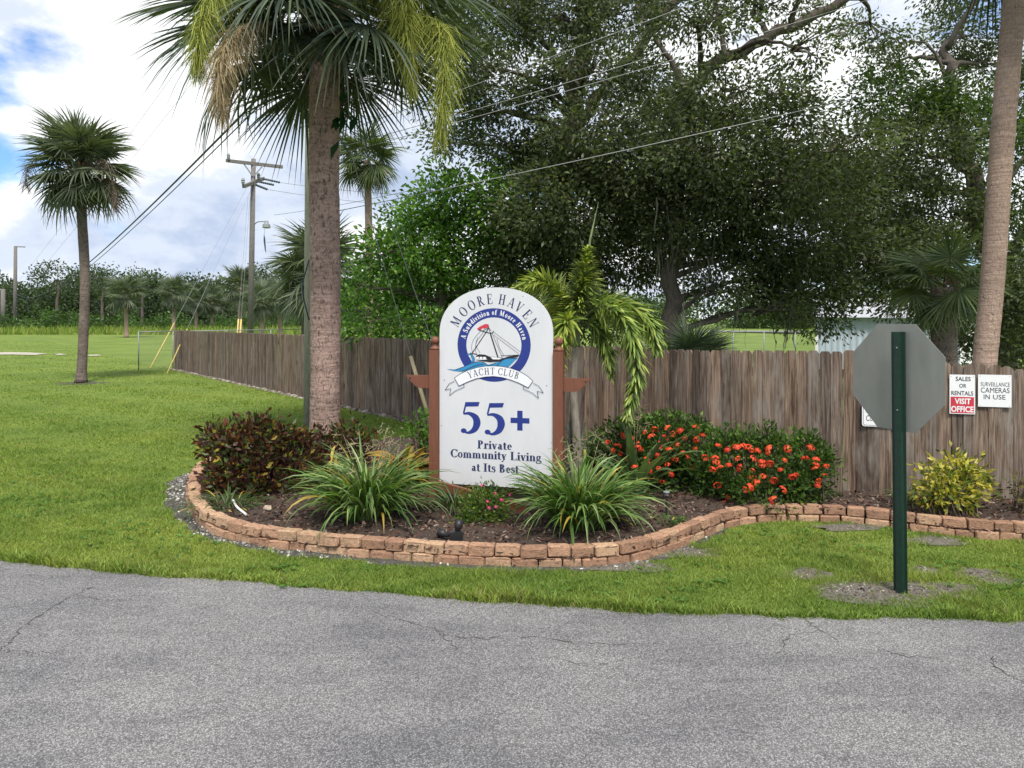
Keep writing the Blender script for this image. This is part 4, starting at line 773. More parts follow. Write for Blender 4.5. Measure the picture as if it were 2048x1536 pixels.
ixora('ixora bush with orange flowers nearer the sign, left half of the flowering hedge', [(1250, 905, 70, 58, 8.1), (1330, 895, 75, 62, 8.1), (1300, 945, 95, 50, 7.9), (1395, 905, 60, 60, 8.0), (1230, 950, 55, 45, 8.0), (1305, 850, 22, 22, 8.1), (1340, 842, 22, 20, 8.1), (1240, 856, 26, 18, 8.1), (1380, 852, 20, 18, 8.0)], 401, fl1)
ixora('ixora bush covered in orange-red flowers at the right end of the hedge', [(1470, 935, 75, 68, 7.5), (1560, 935, 75, 72, 7.4), (1615, 945, 48, 68, 7.3), (1440, 970, 50, 48, 7.5), (1530, 980, 85, 40, 7.2), (1400, 960, 40, 45, 7.7), (1450, 872, 20, 18, 7.5), (1535, 872, 24, 20, 7.4), (1490, 880, 20, 16, 7.4), (1610, 888, 18, 22, 7.3), (1640, 915, 16, 24, 7.3)], 402, fl2)
YPAL = [((.44, .38, .06), 4), ((.55, .50, .13), 3), ((.12, .17, .035), 4), ((.24, .26, .05), 2)]
dome_shrub('variegated_shrub', 'yellow and green variegated shrub in front of the fence, right of the stop sign post', [(1918, 942, 38, 32, 6.95), (1872, 965, 28, 28, 6.9), (1905, 985, 42, 28, 6.8), (1942, 962, 20, 32, 6.9), (1860, 990, 22, 18, 6.85)], YPAL, (.072, .030), 411, 1300, 11, .055, .05, stems=14, shell=.45)
dome_shrub('sparse_shrub', 'sparse olive shrub by the fence at the right frame edge', [(2045, 985, 34, 38, 6.75), (2075, 990, 40, 40, 6.75)], [((.09, .10, .03), 2), ((.06, .055, .025), 2), ((.20, .17, .04), 1)], (.06, .022), 412, 200, 9, .06, .0, stems=16)
dome_shrub('green_bush', 'small bright green bush behind the left sign post', [(842, 842, 26, 26, 9.6), (860, 860, 34, 34, 9.5), (836, 870, 26, 30, 9.4)], [((.07, .16, .025), 3), ((.11, .22, .035), 2)], (.075, .036), 413, 300, 10, .06, -.3)
pk = dome_shrub('pink_flower_plant', 'small leafy plant with pink flowers at the foot of the sign', [(970, 1025, 46, 38, 6.7), (985, 1000, 34, 24, 6.8), (950, 1040, 30, 26, 6.6)], [((.085, .155, .03), 3), ((.16, .21, .04), 2), ((.05, .10, .025), 2)], (.048, .017), 414, 2600, 10, .045, -.1)
PINK = flower_mesh(9, (.66, .06, .26), .012, 10)
for (x, y) in ((963, 972), (990, 988), (1020, 990), (978, 1016), (992, 1015), (975, 1004), (1003, 1000)): O('pink_flower', PINK, M_PETAL, pk, loc=P(x, y, 6.5), rot=(R(60), 0, random.random()*6), scale=1.1)

# foxtail palm: plume fronds
def plume(parent, pts, rad, n, seed, cols, llen):
    rs = random.Random(seed); q = bez(pts, 12); m = len(q); mb = MB(); mb.tube(q, [.016*(1-.8*i/(m-1)) for i in range(m)], 5)
    V = []; Fc = []; C = []
    for _ in range(n):
        u = .16+.84*rs.random(); i = min(m-2, int(u*(m-1))); p = q[i].lerp(q[i+1], u*(m-1)-i); tan = (q[i+1]-q[i]).normalized(); a = rs.random()*2*PI; e = tan.orthogonal().normalized(); f = tan.cross(e); out = e*math.cos(a)+f*math.sin(a)
        d = (out*rs.uniform(.6, 1)+tan*rs.uniform(.35, .9)+Vector((0, 0, rs.uniform(-.15, .15)))).normalized(); L_ = llen*(1-.55*max(0, u-.55)/.45)*rs.uniform(.7, 1.15); s = d.cross(tan).normalized() if d.cross(tan).length > 1e-3 else e; w = .0095; k = rs.uniform(.6, 1.35); c = tuple(x*k for x in rs.choice(cols)); n0 = len(V)
        for j in range(5):
            t = j/4; pp = p+d*L_*t+Vector((0, 0, -.30*L_*t*t)); ww = w*(.6+.7*math.sin(PI*min(1, t*.85+.15)))*(1 if t < .9 else .15); V += [(pp-s*ww)[:], (pp+s*ww)[:]]; C += [c, c]
        for j in range(4): b = n0+2*j; Fc.append((b, b+1, b+3, b+2))
    fo = O('plume_frond', np_mesh('plume_frond', V, Fc, np.array(C)), M_STRAP, parent); mb.build('frond_stalk', M_STEM, fo); return fo
fx = empty('foxtail_palm', Vector((P(1150, 0, 8.0).x, 8.0, .1)), 'young foxtail palm with bushy drooping plumes just right of the sign', 'palm tree')
Yx = 8.0
palm_trunk([Vector((P(1160, 0, Yx).x, Yx, .08)), P(1152, 860, Yx), P(1147, 780, Yx), P(1152, 690, Yx)], .052, .042, 'trunk', M_GSTEM, fx, 1.25, 12)
palm_trunk([P(1152, 692, Yx), P(1152, 660, Yx), P(1153, 618, Yx)], .052, .035, 'crownshaft', M_STEM, fx, 1, 10)
FG = [(.32, .38, .085), (.24, .32, .065), (.42, .46, .12), (.17, .25, .05)]; FGD = [(.17, .25, .06), (.24, .32, .075), (.13, .20, .05), (.34, .40, .11)]
plume(fx, [P(1152, 640, 8), P(1158, 600, 7.9), P(1168, 555, 7.82), P(1176, 498, 7.78)], .2, 620, 1, FG, .27)
plume(fx, [P(1150, 640, 8), P(1122, 588, 7.95), P(1082, 562, 7.85), P(1035, 582, 7.8)], .2, 460, 2, FG, .30)
plume(fx, [P(1150, 650, 8), P(1132, 612, 8.2), P(1104, 606, 8.4), P(1075, 650, 8.5)], .2, 330, 3, FG, .28)
plume(fx, [P(1153, 640, 8), P(1200, 604, 7.95), P(1262, 612, 7.9), P(1300, 648, 7.85), P(1314, 700, 7.85)], .2, 430, 4, FGD, .27)
plume(fx, [P(1153, 648, 8), P(1205, 612, 7.7), P(1256, 650, 7.5), P(1272, 740, 7.45), P(1256, 836, 7.45)], .2, 520, 5, FGD, .23)
plume(fx, [P(1152, 655, 8), P(1185, 650, 7.9), P(1212, 690, 7.8), P(1222, 750, 7.8)], .2, 210, 6, FGD, .22)
plume(fx, [P(1150, 655, 8), P(1135, 640, 7.7), P(1120, 680, 7.6), P(1118, 740, 7.6)], .2, 260, 7, FG, .22)
mb = MB(); mb.tube([P(1172, 560, 7.96), P(1180, 480, 7.95), P(1197, 404, 7.95)], [.018, .012, .002], 6); mb.build('spear_leaf', M_STEM, fx)
mb = MB(); mb.box((-.022, -.022, .08), (.022, .022, 1.05)); st = mb.build('wooden_stake', M_POLE, None, loc=(P(1136, 0, 8.1).x, 8.1, 0), rot=(0, .06, .3)); tag(st, 'split grey wooden stake propping the foxtail palm trunk', 'stake')

# ------------------------------------------------------------------ serif lettering, drawn as flat shapes
class Glyphs:
    def __init__(s, T=.19, t=.065): s.T = T; s.t = t
    def rect(s, x0, y0, x1, y1): return [(x0, y0), (x1, y0), (x1, y1), (x0, y1)]
    def V(s, x, y0, y1, w=None): w = (w or s.T)/2; return [s.rect(x-w, y0, x+w, y1)]
    def Hh(s, x0, x1, y, w=None): w = (w or s.t); return [s.rect(x0, y-w/2, x1, y+w/2)]
    def D(s, x0, y0, x1, y1, w): return [[(x0-w/2, y0), (x0+w/2, y0), (x1+w/2, y1), (x1-w/2, y1)]]
    def A(s, cx, cy, rx, ry, a0, a1, ws=None, wt=None, n=14):
        ws = ws or s.T; wt = wt or s.t; o = []
        pts = [R(a0+(a1-a0)*i/n) for i in range(n+1)]
        for a, b in zip(pts[:-1], pts[1:]): o.append([(cx+rx*math.cos(a), cy+ry*math.sin(a)), (cx+rx*math.cos(b), cy+ry*math.sin(b)), (cx+(rx-ws)*math.cos(b), cy+(ry-wt)*math.sin(b)), (cx+(rx-ws)*math.cos(a), cy+(ry-wt)*math.sin(a))])
        return o
    def S(s, x, y, w, up=True): t = s.t*.75; return [s.rect(x-w/2, y, x+w/2, y+t) if up else s.rect(x-w/2, y-t, x+w/2, y)]
    def P(s, pts, wd, n=6):
        q = bez([Vector((x, y, 0)) for x, y in pts], n); m = len(q); o = []; e = []
        for i, p in enumerate(q):
            t = (q[min(i+1, m-1)]-q[max(i-1, 0)]).normalized(); nn = Vector((-t.y, t.x, 0)); u = i/(m-1)*(len(wd)-1); k = min(len(wd)-2, int(u)); w = wd[k]+(wd[k+1]-wd[k])*(u-k); e.append((p+nn*w/2, p-nn*w/2))
        for a, b in zip(e[:-1], e[1:]): o.append([(a[0].x, a[0].y), (a[1].x, a[1].y), (b[1].x, b[1].y), (b[0].x, b[0].y)])
        return o
    def get(s, c):
        T, t = s.T, s.t; V, H, D, A, S, Pp = s.V, s.Hh, s.D, s.A, s.S, s.P; x = .66
        if c == ' ': return .30, []
        if c == 'A': return .76, D(.10, 0, .36, 1, t)+D(.62, 0, .38, 1, T)+H(.2, .56, .33)+S(.10, 0, .24)+S(.62, 0, .28)
        if c == 'B': return .68, V(.2, 0, 1)+A(.30, .755, .24, .245, -90, 90)+A(.30, .265, .30, .265, -90, 90)+H(.1, .32, 1-t/2)+H(.2, .32, .52)+H(.1, .32, t/2)
        if c == 'C': return .72, A(.42, .5, .38, .51, 42, 318)+V(.68, .66, .98, t)+V(.69, .14, .26, t*.8)
        if c == 'E': return .68, V(.2, 0, 1)+H(.08, .6, 1-t/2)+H(.2, .46, .52)+H(.08, .64, t/2)+V(.58, .74, 1, t*.9)+V(.46, .4, .64, t*.8)+V(.62, 0, .28, t*.9)
        if c == 'H': return .84, V(.21, 0, 1)+V(.63, 0, 1)+H(.2, .64, .52)+S(.21, 0, T+.16)+S(.63, 0, T+.16)+S(.21, 1, T+.16, False)+S(.63, 1, T+.16, False)
        if c == 'I': return .42, V(.21, 0, 1)+S(.21, 0, T+.18)+S(.21, 1, T+.18, False)
        if c == 'L': return .66, V(.2, 0, 1)+S(.2, 1, T+.18, False)+H(.08, .6, t/2)+V(.59, 0, .28, t*.9)
        if c == 'M': return 1.0, V(.16, 0, 1, t)+D(.48, .05, .2, 1, T)+D(.48, .05, .78, 1, t)+V(.82, 0, 1, T*.95)+S(.16, 0, .22)+S(.82, 0, T+.14)+S(.15, 1, .16, False)+S(.86, 1, .18, False)
        if c == 'N': return .80, V(.15, 0, 1, t)+D(.64, 0, .17, 1, T)+V(.65, 0, 1, t)+S(.15, 0, .22)+S(.14, 1, .16, False)+S(.65, 1, .22, False)
        if c == 'O': return .84, A(.42, .5, .39, .51, 0, 360, n=26)
        if c == 'P': return .64, V(.2, 0, 1)+S(.2, 0, T+.18)+A(.30, .74, .28, .26, -90, 90)+H(.08, .32, 1-t/2)+H(.2, .32, .48+t/2)
        if c == 'R': return .76, V(.2, 0, 1)+S(.2, 0, T+.18)+A(.30, .74, .27, .26, -90, 90)+H(.08, .32, 1-t/2)+H(.2, .32, .48+t/2)+D(.65, 0, .36, .5, T*.95)+S(.68, 0, .2)
        if c == 'S': return .58, Pp([(.50, .78), (.42, .94), (.27, .98), (.13, .86), (.17, .66), (.33, .52), (.48, .36), (.46, .13), (.28, .02), (.12, .08), (.07, .24)], [t*.7, t, t, T*.9, T*1.0, T*1.05, T*1.0, T*.8, t, t, t*.7])+V(.50, .68, .98, t*.8)+V(.075, .02, .32, t*.8)
        if c == 'T': return .68, V(.34, 0, 1)+S(.34, 0, T+.18)+H(.04, .64, 1-t/2)+V(.06, .74, 1, t*.8)+V(.62, .74, 1, t*.8)
        if c == 'U': return .80, V(.2, .3, 1)+S(.2, 1, T+.18, False)+A(.40, .32, .295, .33, 180, 360, T*.8, t*1.2)+V(.665, .3, 1, t)+S(.66, 1, .24, False)
        if c == 'V': return .76, D(.40, 0, .14, 1, T)+D(.40, 0, .64, 1, t)+S(.14, 1, .28, False)+S(.64, 1, .22, False)
        if c == 'Y': return .74, V(.37, 0, .5)+D(.37, .45, .13, 1, T*.9)+D(.38, .45, .62, 1, t)+S(.37, 0, T+.18)+S(.12, 1, .26, False)+S(.63, 1, .22, False)
        if c == 'a': return .52, A(.26, .46, .16, .20, 0, 170, T*.75, t)+V(.34, .06, .48, T*.9)+A(.24, .19, .19, .20, 60, 330, T*.8, t)+H(.34, .5, t*.6)
        if c == 'b': return .58, V(.16, .02, 1, T*.95)+S(.12, 1, .18, False)+A(.31, .33, .235, .34, -140, 140, T*.85, t)
        if c == 'd': return .58, V(.42, 0, 1, T*.95)+S(.38, 1, .18, False)+A(.27, .33, .235, .34, 40, 320, T*.85, t)+H(.42, .56, t*.5)
        if c == 'e': return .48, A(.25, .33, .22, .34, 0, 318, T*.8, t*1.1)+H(.1, .46, .36)
        if c == 'f': return .40, V(.18, 0, .82, T*.95)+S(.18, 0, T+.16)+A(.30, .80, .21, .20, 35, 180, T*.9, t)+H(.02, .36, x-t/2)
        if c == 'g': return .52, A(.24, .44, .20, .23, 0, 360, T*.7, t)+H(.34, .5, x-.05, t)+Pp([(.14, .26), (.10, .14), (.3, .09), (.46, .02), (.42, -.18), (.22, -.25), (.05, -.15), (.12, .03)], [t, T*.5, T*.7, T*.7, T*.5, t, T*.5, t])
        if c == 'i': return .30, V(.15, 0, x, T*.95)+S(.15, 0, T+.14)+S(.11, x, .16, False)+A(.15, .87, .10, .10, 0, 360, .0999, .0999, 10)
        if c == 'm': return .88, V(.16, 0, x, T*.9)+A(.30, .44, .22, .23, 0, 120, T*.85, t)+V(.43, 0, .46, T*.9)+A(.57, .44, .22, .23, 0, 120, T*.85, t)+V(.70, 0, .46, T*.9)+S(.16, 0, T+.12)+S(.43, 0, T+.1)+S(.70, 0, T+.12)+S(.11, x, .14, False)
        if c == 'n': return .60, V(.16, 0, x, T*.92)+A(.31, .44, .22, .23, 0, 120, T*.85, t)+V(.44, 0, .46, T*.92)+S(.16, 0, T+.12)+S(.44, 0, T+.12)+S(.11, x, .14, False)
        if c == 'o': return .52, A(.26, .33, .235, .345, 0, 360, T*.8, t, 20)
        if c == 'r': return .46, V(.16, 0, x, T*.95)+S(.16, 0, T+.16)+S(.11, x, .14, False)+A(.31, .47, .17, .20, 25, 140, T*.7, t)+A(.38, .54, .08, .08, 0, 360, .079, .079, 8)
        if c == 's': return .42, Pp([(.35, .50), (.30, .63), (.19, .65), (.10, .56), (.14, .43), (.26, .34), (.35, .22), (.30, .06), (.18, .01), (.07, .08)], [t*.7, t, t, T*.7, T*.8, T*.85, T*.75, T*.5, t, t])+V(.355, .45, .66, t*.7)+V(.06, .02, .2, t*.7)
        if c == 't': return .38, V(.17, .08, .85, T*.9)+H(.02, .34, x-t/2)+A(.27, .13, .19, .14, 180, 320, T*.7, t)
        if c == 'u': return .60, V(.16, .16, x, T*.92)+A(.29, .19, .22, .20, 180, 300, T*.85, t)+V(.43, 0, x, T*.92)+S(.11, x, .14, False)+S(.39, x, .14, False)+H(.43, .56, t*.4)
        if c == 'v': return .52, D(.27, 0, .12, x, T*.9)+D(.27, 0, .42, x, t)+S(.12, x, .24, False)+S(.42, x, .18, False)
        if c == 'y': return .52, D(.28, 0, .12, x, T*.9)+D(.14, -.26, .42, x, t)+S(.12, x, .24, False)+S(.42, x, .18, False)+A(.11, -.20, .075, .075, 0, 360, .074, .074, 8)
        if c == '5': return .62, [[(.17, .985), (.58, 1.0), (.54, .86), (.17, .84)]]+Pp([(.185, .98), (.15, .82), (.11, .64)], [.05, .05, .05])+Pp([(.10, .615), (.28, .63), (.45, .52), (.50, .34), (.43, .14), (.26, .03), (.10, .06)], [.05, .10, .19, .215, .17, .08, .05])+A(.11, .085, .085, .075, 0, 360, .084, .074, 14)
        if c == '+': return .62, [s.rect(.06, .32, .56, .46), s.rect(.24, .14, .38, .64)]
        return .4, []
GB = Glyphs(.20, .075); GL = Glyphs(.15, .05); GT = Glyphs(.115, .045)
def lay_line(G, txt, x0, x1, base, capH):
    adv = [G.get(c)[0] for c in txt]; sx = (x1-x0)/sum(adv); x = x0; o = []; words = [o]
    for c, a in zip(txt, adv):
        if c == ' ': o = []; words.append(o)
        for q in G.get(c)[1]: o.append([(x+px*sx, base+py*capH) for px, py in q])
        x += a*sx
    return words
def lay_arc(G, txt, cx, cz, rad, a0, a1, capH, wscale=1.0, below=False, angles=None):
    adv = [G.get(c)[0] for c in txt]; tot = sum(adv); o = []; acc = 0; j = 0; words = [o]
    for c, a in zip(txt, adv):
        if angles is not None:
            if c == ' ': acc += a; o = []; words.append(o); continue
            th = R(angles[j]); j += 1
        else: th = R(a0+(a1-a0)*(acc+a/2)/tot)
        if c == ' ': o = []; words.append(o)
        acc += a; ux = (math.sin(th), -math.cos(th)); uz = (math.cos(th), math.sin(th))
        for q in G.get(c)[1]:
            pp = []
            for px, py in q:
                dx = (px-a/2)*capH*wscale; r = rad+py*capH; pp.append((cx+uz[0]*r+ux[0]*dx, cz+uz[1]*r+ux[1]*dx))
            o.append(pp)
    return words
def flat(name, polys, y, Mx, mat, parent, step=2e-5):
    """flat print: polygons in local (x,z); each a hair further out than the last so none share a plane"""
    mb = MB()
    for i, q in enumerate(polys):
        ar = sum(q[k][0]*q[(k+1) % len(q)][1]-q[(k+1) % len(q)][0]*q[k][1] for k in range(len(q)))
        if ar < 0: q = q[::-1]
        yy = y-step*(i % 23); mb.add([Mx @ Vector((px, yy, pz)) for px, pz in q], [tuple(range(len(q)))])
    return mb.build(name, mat, parent)
def flats(name, words, *a):
    for w in words: flat(name, w, *a)
def ribbon(pts, w, n=6): return GB.P(pts, [w, w], n) if len(pts) > 1 else []

# ------------------------------------------------------------------ monument sign
sgc = Vector((-.1715, 7.35, .08)); SM = Matrix.Translation((sgc.x, sgc.y, 0)) @ Matrix.Rotation(-.2535, 4, 'Z')
sg = empty('entrance_sign', sgc, 'arched white and navy entrance sign between two brown wooden posts in the planting bed', 'sign')
KX, KZ = .001503, .001452
def L5(x, y): return ((x-672)*KX, 2.26-(y-115)*KZ)
def L7(x, y): return L5(x*.5455+209.5, y*.5455+69.8)
hw = .597; out = [(-hw, .243), (hw, .243), (hw, 1.79)]
for i in range(1, 32):
    a = PI*i/32; out.append((hw*math.copysign(abs(math.cos(a))**.92, math.cos(a)), 1.79+.47*math.sin(a)**.93))
out.append((-hw, 1.79))
mb = MB(); mb.prism(out, 0, .032, SM); board = mb.build('board', M_BOARD, sg)
def post(lx):
    mb = MB(); mb.box((lx-.05, -.03, .02), (lx+.05, .07, 1.62), SM); c = SM @ Vector((lx, .02, 1.62))
    p = mb.build('post', M_BROWN, sg); mb = MB()
    mb.lathe([(.0, 0), (.052, 0), (.055, .012), (.05, .028), (.034, .034), (.026, .045), (.030, .055)]+[(.046*math.sin(a), .094-.046*math.cos(a)) for a in [R(38+142*i/12) for i in range(13)]], c, 18); mb.build('ball_finial', M_BROWN, p, True)
    return p
post(-.652); post(.652)
for s in (-1, 1):
    o = [(s*.703, 1.355), (s*.975, 1.352), (s*.955, 1.325), (s*.91, 1.285), (s*.865, 1.24), (s*.82, 1.222), (s*.703, 1.222)]
    if s > 0: o = o[::-1]
    mb = MB(); mb.prism(o, 0, .04, SM); a = mb.build('arm', M_BROWN, sg)
    mb = MB(); mb.prism([(s*.925+.010*math.cos(t), 1.322+.010*math.sin(t)) for t in [2*PI*i/8 for i in range(8)]], -.002, .001, SM); mb.build('bolt_hole', M_BLACK, a)
mb = MB(); A_ = SM @ Vector((-.6, -.06, .235)); B_ = SM @ Vector((.42, -.36, .12)); d = (B_-A_); rot = d.to_track_quat('X', 'Z').to_matrix().to_4x4(); mb.box((0, -.02, -.045), (d.length, .02, .045), Matrix.Translation(A_) @ rot); mb.build('loose_rail', M_BROWN, sg)
for (x, y) in ((310, 770), (1026, 792), (866, 178), (288, 1095), (470, 785), (858, 790)): flat('screw', [[(L5(x, y)[0]+.005*math.cos(t), L5(x, y)[1]+.005*math.sin(t)) for t in [2*PI*i/8 for i in range(8)]]], -.0015, SM, M_NAVY2, board)
cx, cz = L5(662, 517); rx, rz = .386, .373; k = .752
ring = flat('emblem_ring', [[(cx+rx*math.cos(a), cz+rz*math.sin(a)), (cx+rx*math.cos(b), cz+rz*math.sin(b)), (cx+rx*k*math.cos(b), cz+rz*k*math.sin(b)), (cx+rx*k*math.cos(a), cz+rz*k*math.sin(a))] for a, b in [(2*PI*i/72, 2*PI*(i+1)/72) for i in range(72)]], -.001, SM, M_NAVY, board, 0)
q = lambda pts: [L7(x, y) for x, y in pts]
ship = flat('ship_hull', [q([(600, 965), (640, 940), (720, 945), (775, 968), (880, 977), (960, 985), (1010, 965), (1085, 950), (1160, 940), (1140, 968), (1010, 995), (930, 1030), (780, 1040), (600, 1018)])], -.003, SM, M_BLACK, board)
flat('cabin_window', [q([(606+i*46, 973), (640+i*46, 975), (640+i*46, 1002), (600+i*46, 1004)]) for i in range(3)]+[q([(600, 1010), (745, 1000), (748, 1006), (600, 1018)])]+[q([(790, 975), (860, 978), (940, 992), (900, 1003), (820, 1003)])], -.0042, SM, M_WHITE, ship)
wv = flat('waves', [q([(215, 1138), (330, 1142), (440, 1105), (520, 1066), (610, 1040), (700, 1045), (760, 1075), (860, 1045), (905, 1035), (890, 1060), (860, 1090), (700, 1100), (560, 1130), (480, 1152), (400, 1168), (320, 1160)]), q([(865, 1085), (930, 1022), (1000, 992), (1132, 985), (1095, 1020), (1045, 1070), (1015, 1098), (940, 1085)]), q([(490, 945), (515, 935), (548, 948), (580, 1000), (572, 1048), (540, 1052), (552, 1010), (540, 978), (505, 960)])], -.0034, SM, M_TEAL, board)
L_ = []
for pts, w in (([(420, 1165), (520, 1120), (620, 1080), (700, 1070)], 8), ([(330, 1145), (440, 1105), (520, 1064), (610, 1038), (700, 1043), (765, 1078), (860, 1046)], 7), ([(870, 1085), (932, 1022), (1000, 990), (1135, 984)], 7), ([(500, 935), (550, 945), (583, 1000), (572, 1050)], 7)):
    L_ += ribbon(q(pts), w*.0008, 4)
flat('wave_lines', L_, -.0046, SM, M_NAVY2, wv)
flat('wave_foam', [q([(505, 958), (525, 955), (535, 980), (520, 985)])], -.0046, SM, M_WHITE, wv)
flat('flag', [q([(615, 612), (650, 585), (690, 565), (722, 550), (755, 553), (770, 600), (735, 600), (715, 612), (690, 600), (670, 622), (640, 628)])], -.0026, SM, M_RED, board)
L_ = []
for pts, w in (([(555, 922), (770, 600)], 9), ([(785, 660), (893, 1000)], 14), ([(632, 625), (790, 668), (832, 642)], 9), ([(525, 925), (620, 942)], 9), ([(925, 955), (1160, 942)], 6), ([(770, 600), (680, 640)], 6), ([(760, 555), (785, 660)], 5), ([(820, 645), (1168, 900)], 3.5), ([(832, 690), (1150, 928)], 3.5), ([(812, 670), (940, 975)], 3.5), ([(870, 735), (905, 850), (960, 948)], 3.5), ([(665, 642), (585, 730), (545, 830), (555, 920)], 3.5), ([(700, 655), (620, 760), (595, 850), (605, 935)], 3.5), ([(625, 720), (600, 820), (655, 920)], 3.5), ([(770, 600), (800, 640)], 4)):
    L_ += ribbon(q(pts), w*.00085, 5)
flat('mast_and_rigging', L_, -.0036, SM, M_BLACK, board)
top = [(320, 1250), (400, 1195), (500, 1148), (610, 1112), (720, 1092), (830, 1086), (940, 1092), (1050, 1112), (1150, 1145), (1250, 1200), (1330, 1268)]; bot = [(1270, 1355), (1160, 1300), (1050, 1260), (940, 1232), (830, 1220), (720, 1230), (600, 1256), (490, 1300), (380, 1355)]
bn = flat('banner', [q(top+bot)], -.005, SM, M_WHITE, board)
lt = [(322, 1292), (250, 1330), (195, 1412), (272, 1392), (256, 1482), (330, 1420), (450, 1366), (440, 1326), (378, 1354)]; rt = [(1655-x, y+4) for x, y in lt]
L_ = []
for pts in (top+bot+[top[0]],): L_ += [w for a, b in zip(pts[:-1], pts[1:]) for w in ribbon(q([a, b]), .0048, 1)]
for tl in (lt, rt):
    L_ += [w for a, b in zip(tl[:-1], tl[1:]) for w in ribbon(q([a, b]), .0048, 1)]
flat('banner_outline', L_, -.0062, SM, M_NAVY2, bn)
c7 = L7(830, 820); u = .0008
ang = [math.degrees(math.atan2(820-y, x-830)) for x, y in ((320, 520), (425, 397), (535, 312), (655, 262), (775, 240), (940, 255), (1060, 300), (1160, 347), (1260, 435), (1335, 540))]
flats('lettering', lay_arc(GL, 'MOORE HAVEN', c7[0], c7[1], 522*u, 0, 0, 128*u, .92, angles=ang), -.001, SM, M_NAVY2, board)
flats('lettering', lay_arc(GB, 'A Subdivision of Moore Haven', c7[0], c7[1], 382*u, 170, 9, 66*u, .93), -.0024, SM, M_WHITE, ring)
cb = L7(828, 1150+1010); flats('lettering', lay_arc(GT, 'YACHT CLUB', cb[0], cb[1], (1010-42)*u*.985, 110.4, 70.2, 86*u, 1.0), -.0066, SM, M_NAVY2, bn)
def five(x0, x1, y0, y1):
    a = L5(x0, y1); b = L5(x1, y0); o = []
    for qd in GB.get('5')[1]: o.append([(a[0]+(px-.03)/.56*(b[0]-a[0]), a[1]+py*(b[1]-a[1])) for px, py in qd])
    return o
flat('numeral', five(430, 566, 918, 1143), -.001, SM, M_NAVY, board); flat('numeral', five(600, 737, 920, 1146), -.001, SM, M_NAVY, board)
flat('plus_sign', [[L5(780, 1020), L5(910, 1020), L5(910, 1057), L5(780, 1057)], [L5(826, 970), L5(863, 970), L5(863, 1107), L5(826, 1107)]], -.001, SM, M_NAVY, board, 3e-4)
for txt, x0, x1, y in (('Private', 545, 790, 1245), ('Community Living', 352, 992, 1315), ('at Its Best', 503, 838, 1405)):
    a = L5(x0, y); b = L5(x1, y); flats('lettering', lay_line(GB, txt, a[0], b[0], a[1], 58*KZ), -.001, SM, M_NAVY2, board)

# ------------------------------------------------------------------ stop sign seen from behind
SB = Vector((P(1799, 0, 5.13).x, 5.13, 0)); ss = empty('stop_sign', SB, 'octagonal stop sign seen from behind on a green perforated post', 'road sign')
TM = Matrix.Translation(SB) @ Matrix.Rotation(R(-46), 4, 'Z') @ Matrix.Rotation(R(-.5), 4, 'Y')
prof = [(-.046, .020), (-.024, .020), (-.018, -.016), (.026, -.016), (.034, .020), (.046, .020), (.046, .024), (.031, .024), (.023, -.012), (-.015, -.012), (-.021, .024), (-.046, .024)]
mb = MB(); n = len(prof); vs = [TM @ Vector((x, y, z)) for z in (-.1, 1.852) for x, y in prof]; mb.add(vs, [tuple(range(n-1, -1, -1)), tuple(range(n, 2*n))]+[(i, (i+1) % n, n+(i+1) % n, n+i) for i in range(n)]); mb.build('post', M_GREEN, ss)
mb = MB()
for i in range(36):
    z = .04+i*.05
    for hx, hy in ((-.010, -.0165),): mb.add([TM @ Vector((hx+.0065*math.cos(t), hy, z+.0075*math.sin(t))) for t in [2*PI*j/8 for j in range(8)]], [tuple(range(7, -1, -1))])
mb.build('punched_holes', M_BLACK, ss)
OC = SB+Vector((.034, .020, 0))+Vector((-.375, .927, 0))*.055; OM = Matrix.Translation((OC.x, OC.y, 1.527)) @ Matrix.Rotation(R(-68), 4, 'Z')
r8 = .381/math.cos(R(22.5)); oc = [(r8*math.cos(R(22.5+45*i)), r8*math.sin(R(22.5+45*i))) for i in range(8)]
mb = MB(); mb.prism(oc, -.0015, .0015, OM); mb.build('octagon_plate', M_ALU, ss)
mb = MB(); mb.prism([(x*.995, z*.995) for x, z in oc], .0018, .0022, OM); mb.build('red_face', M_RED, ss)
for z in (1.30, 1.74):
    mb = MB(); mb.tube([TM @ Vector((.004, -.024, z)), TM @ Vector((.004, .02, z))], .005, 8); mb.build('bolt', M_GALV, ss)

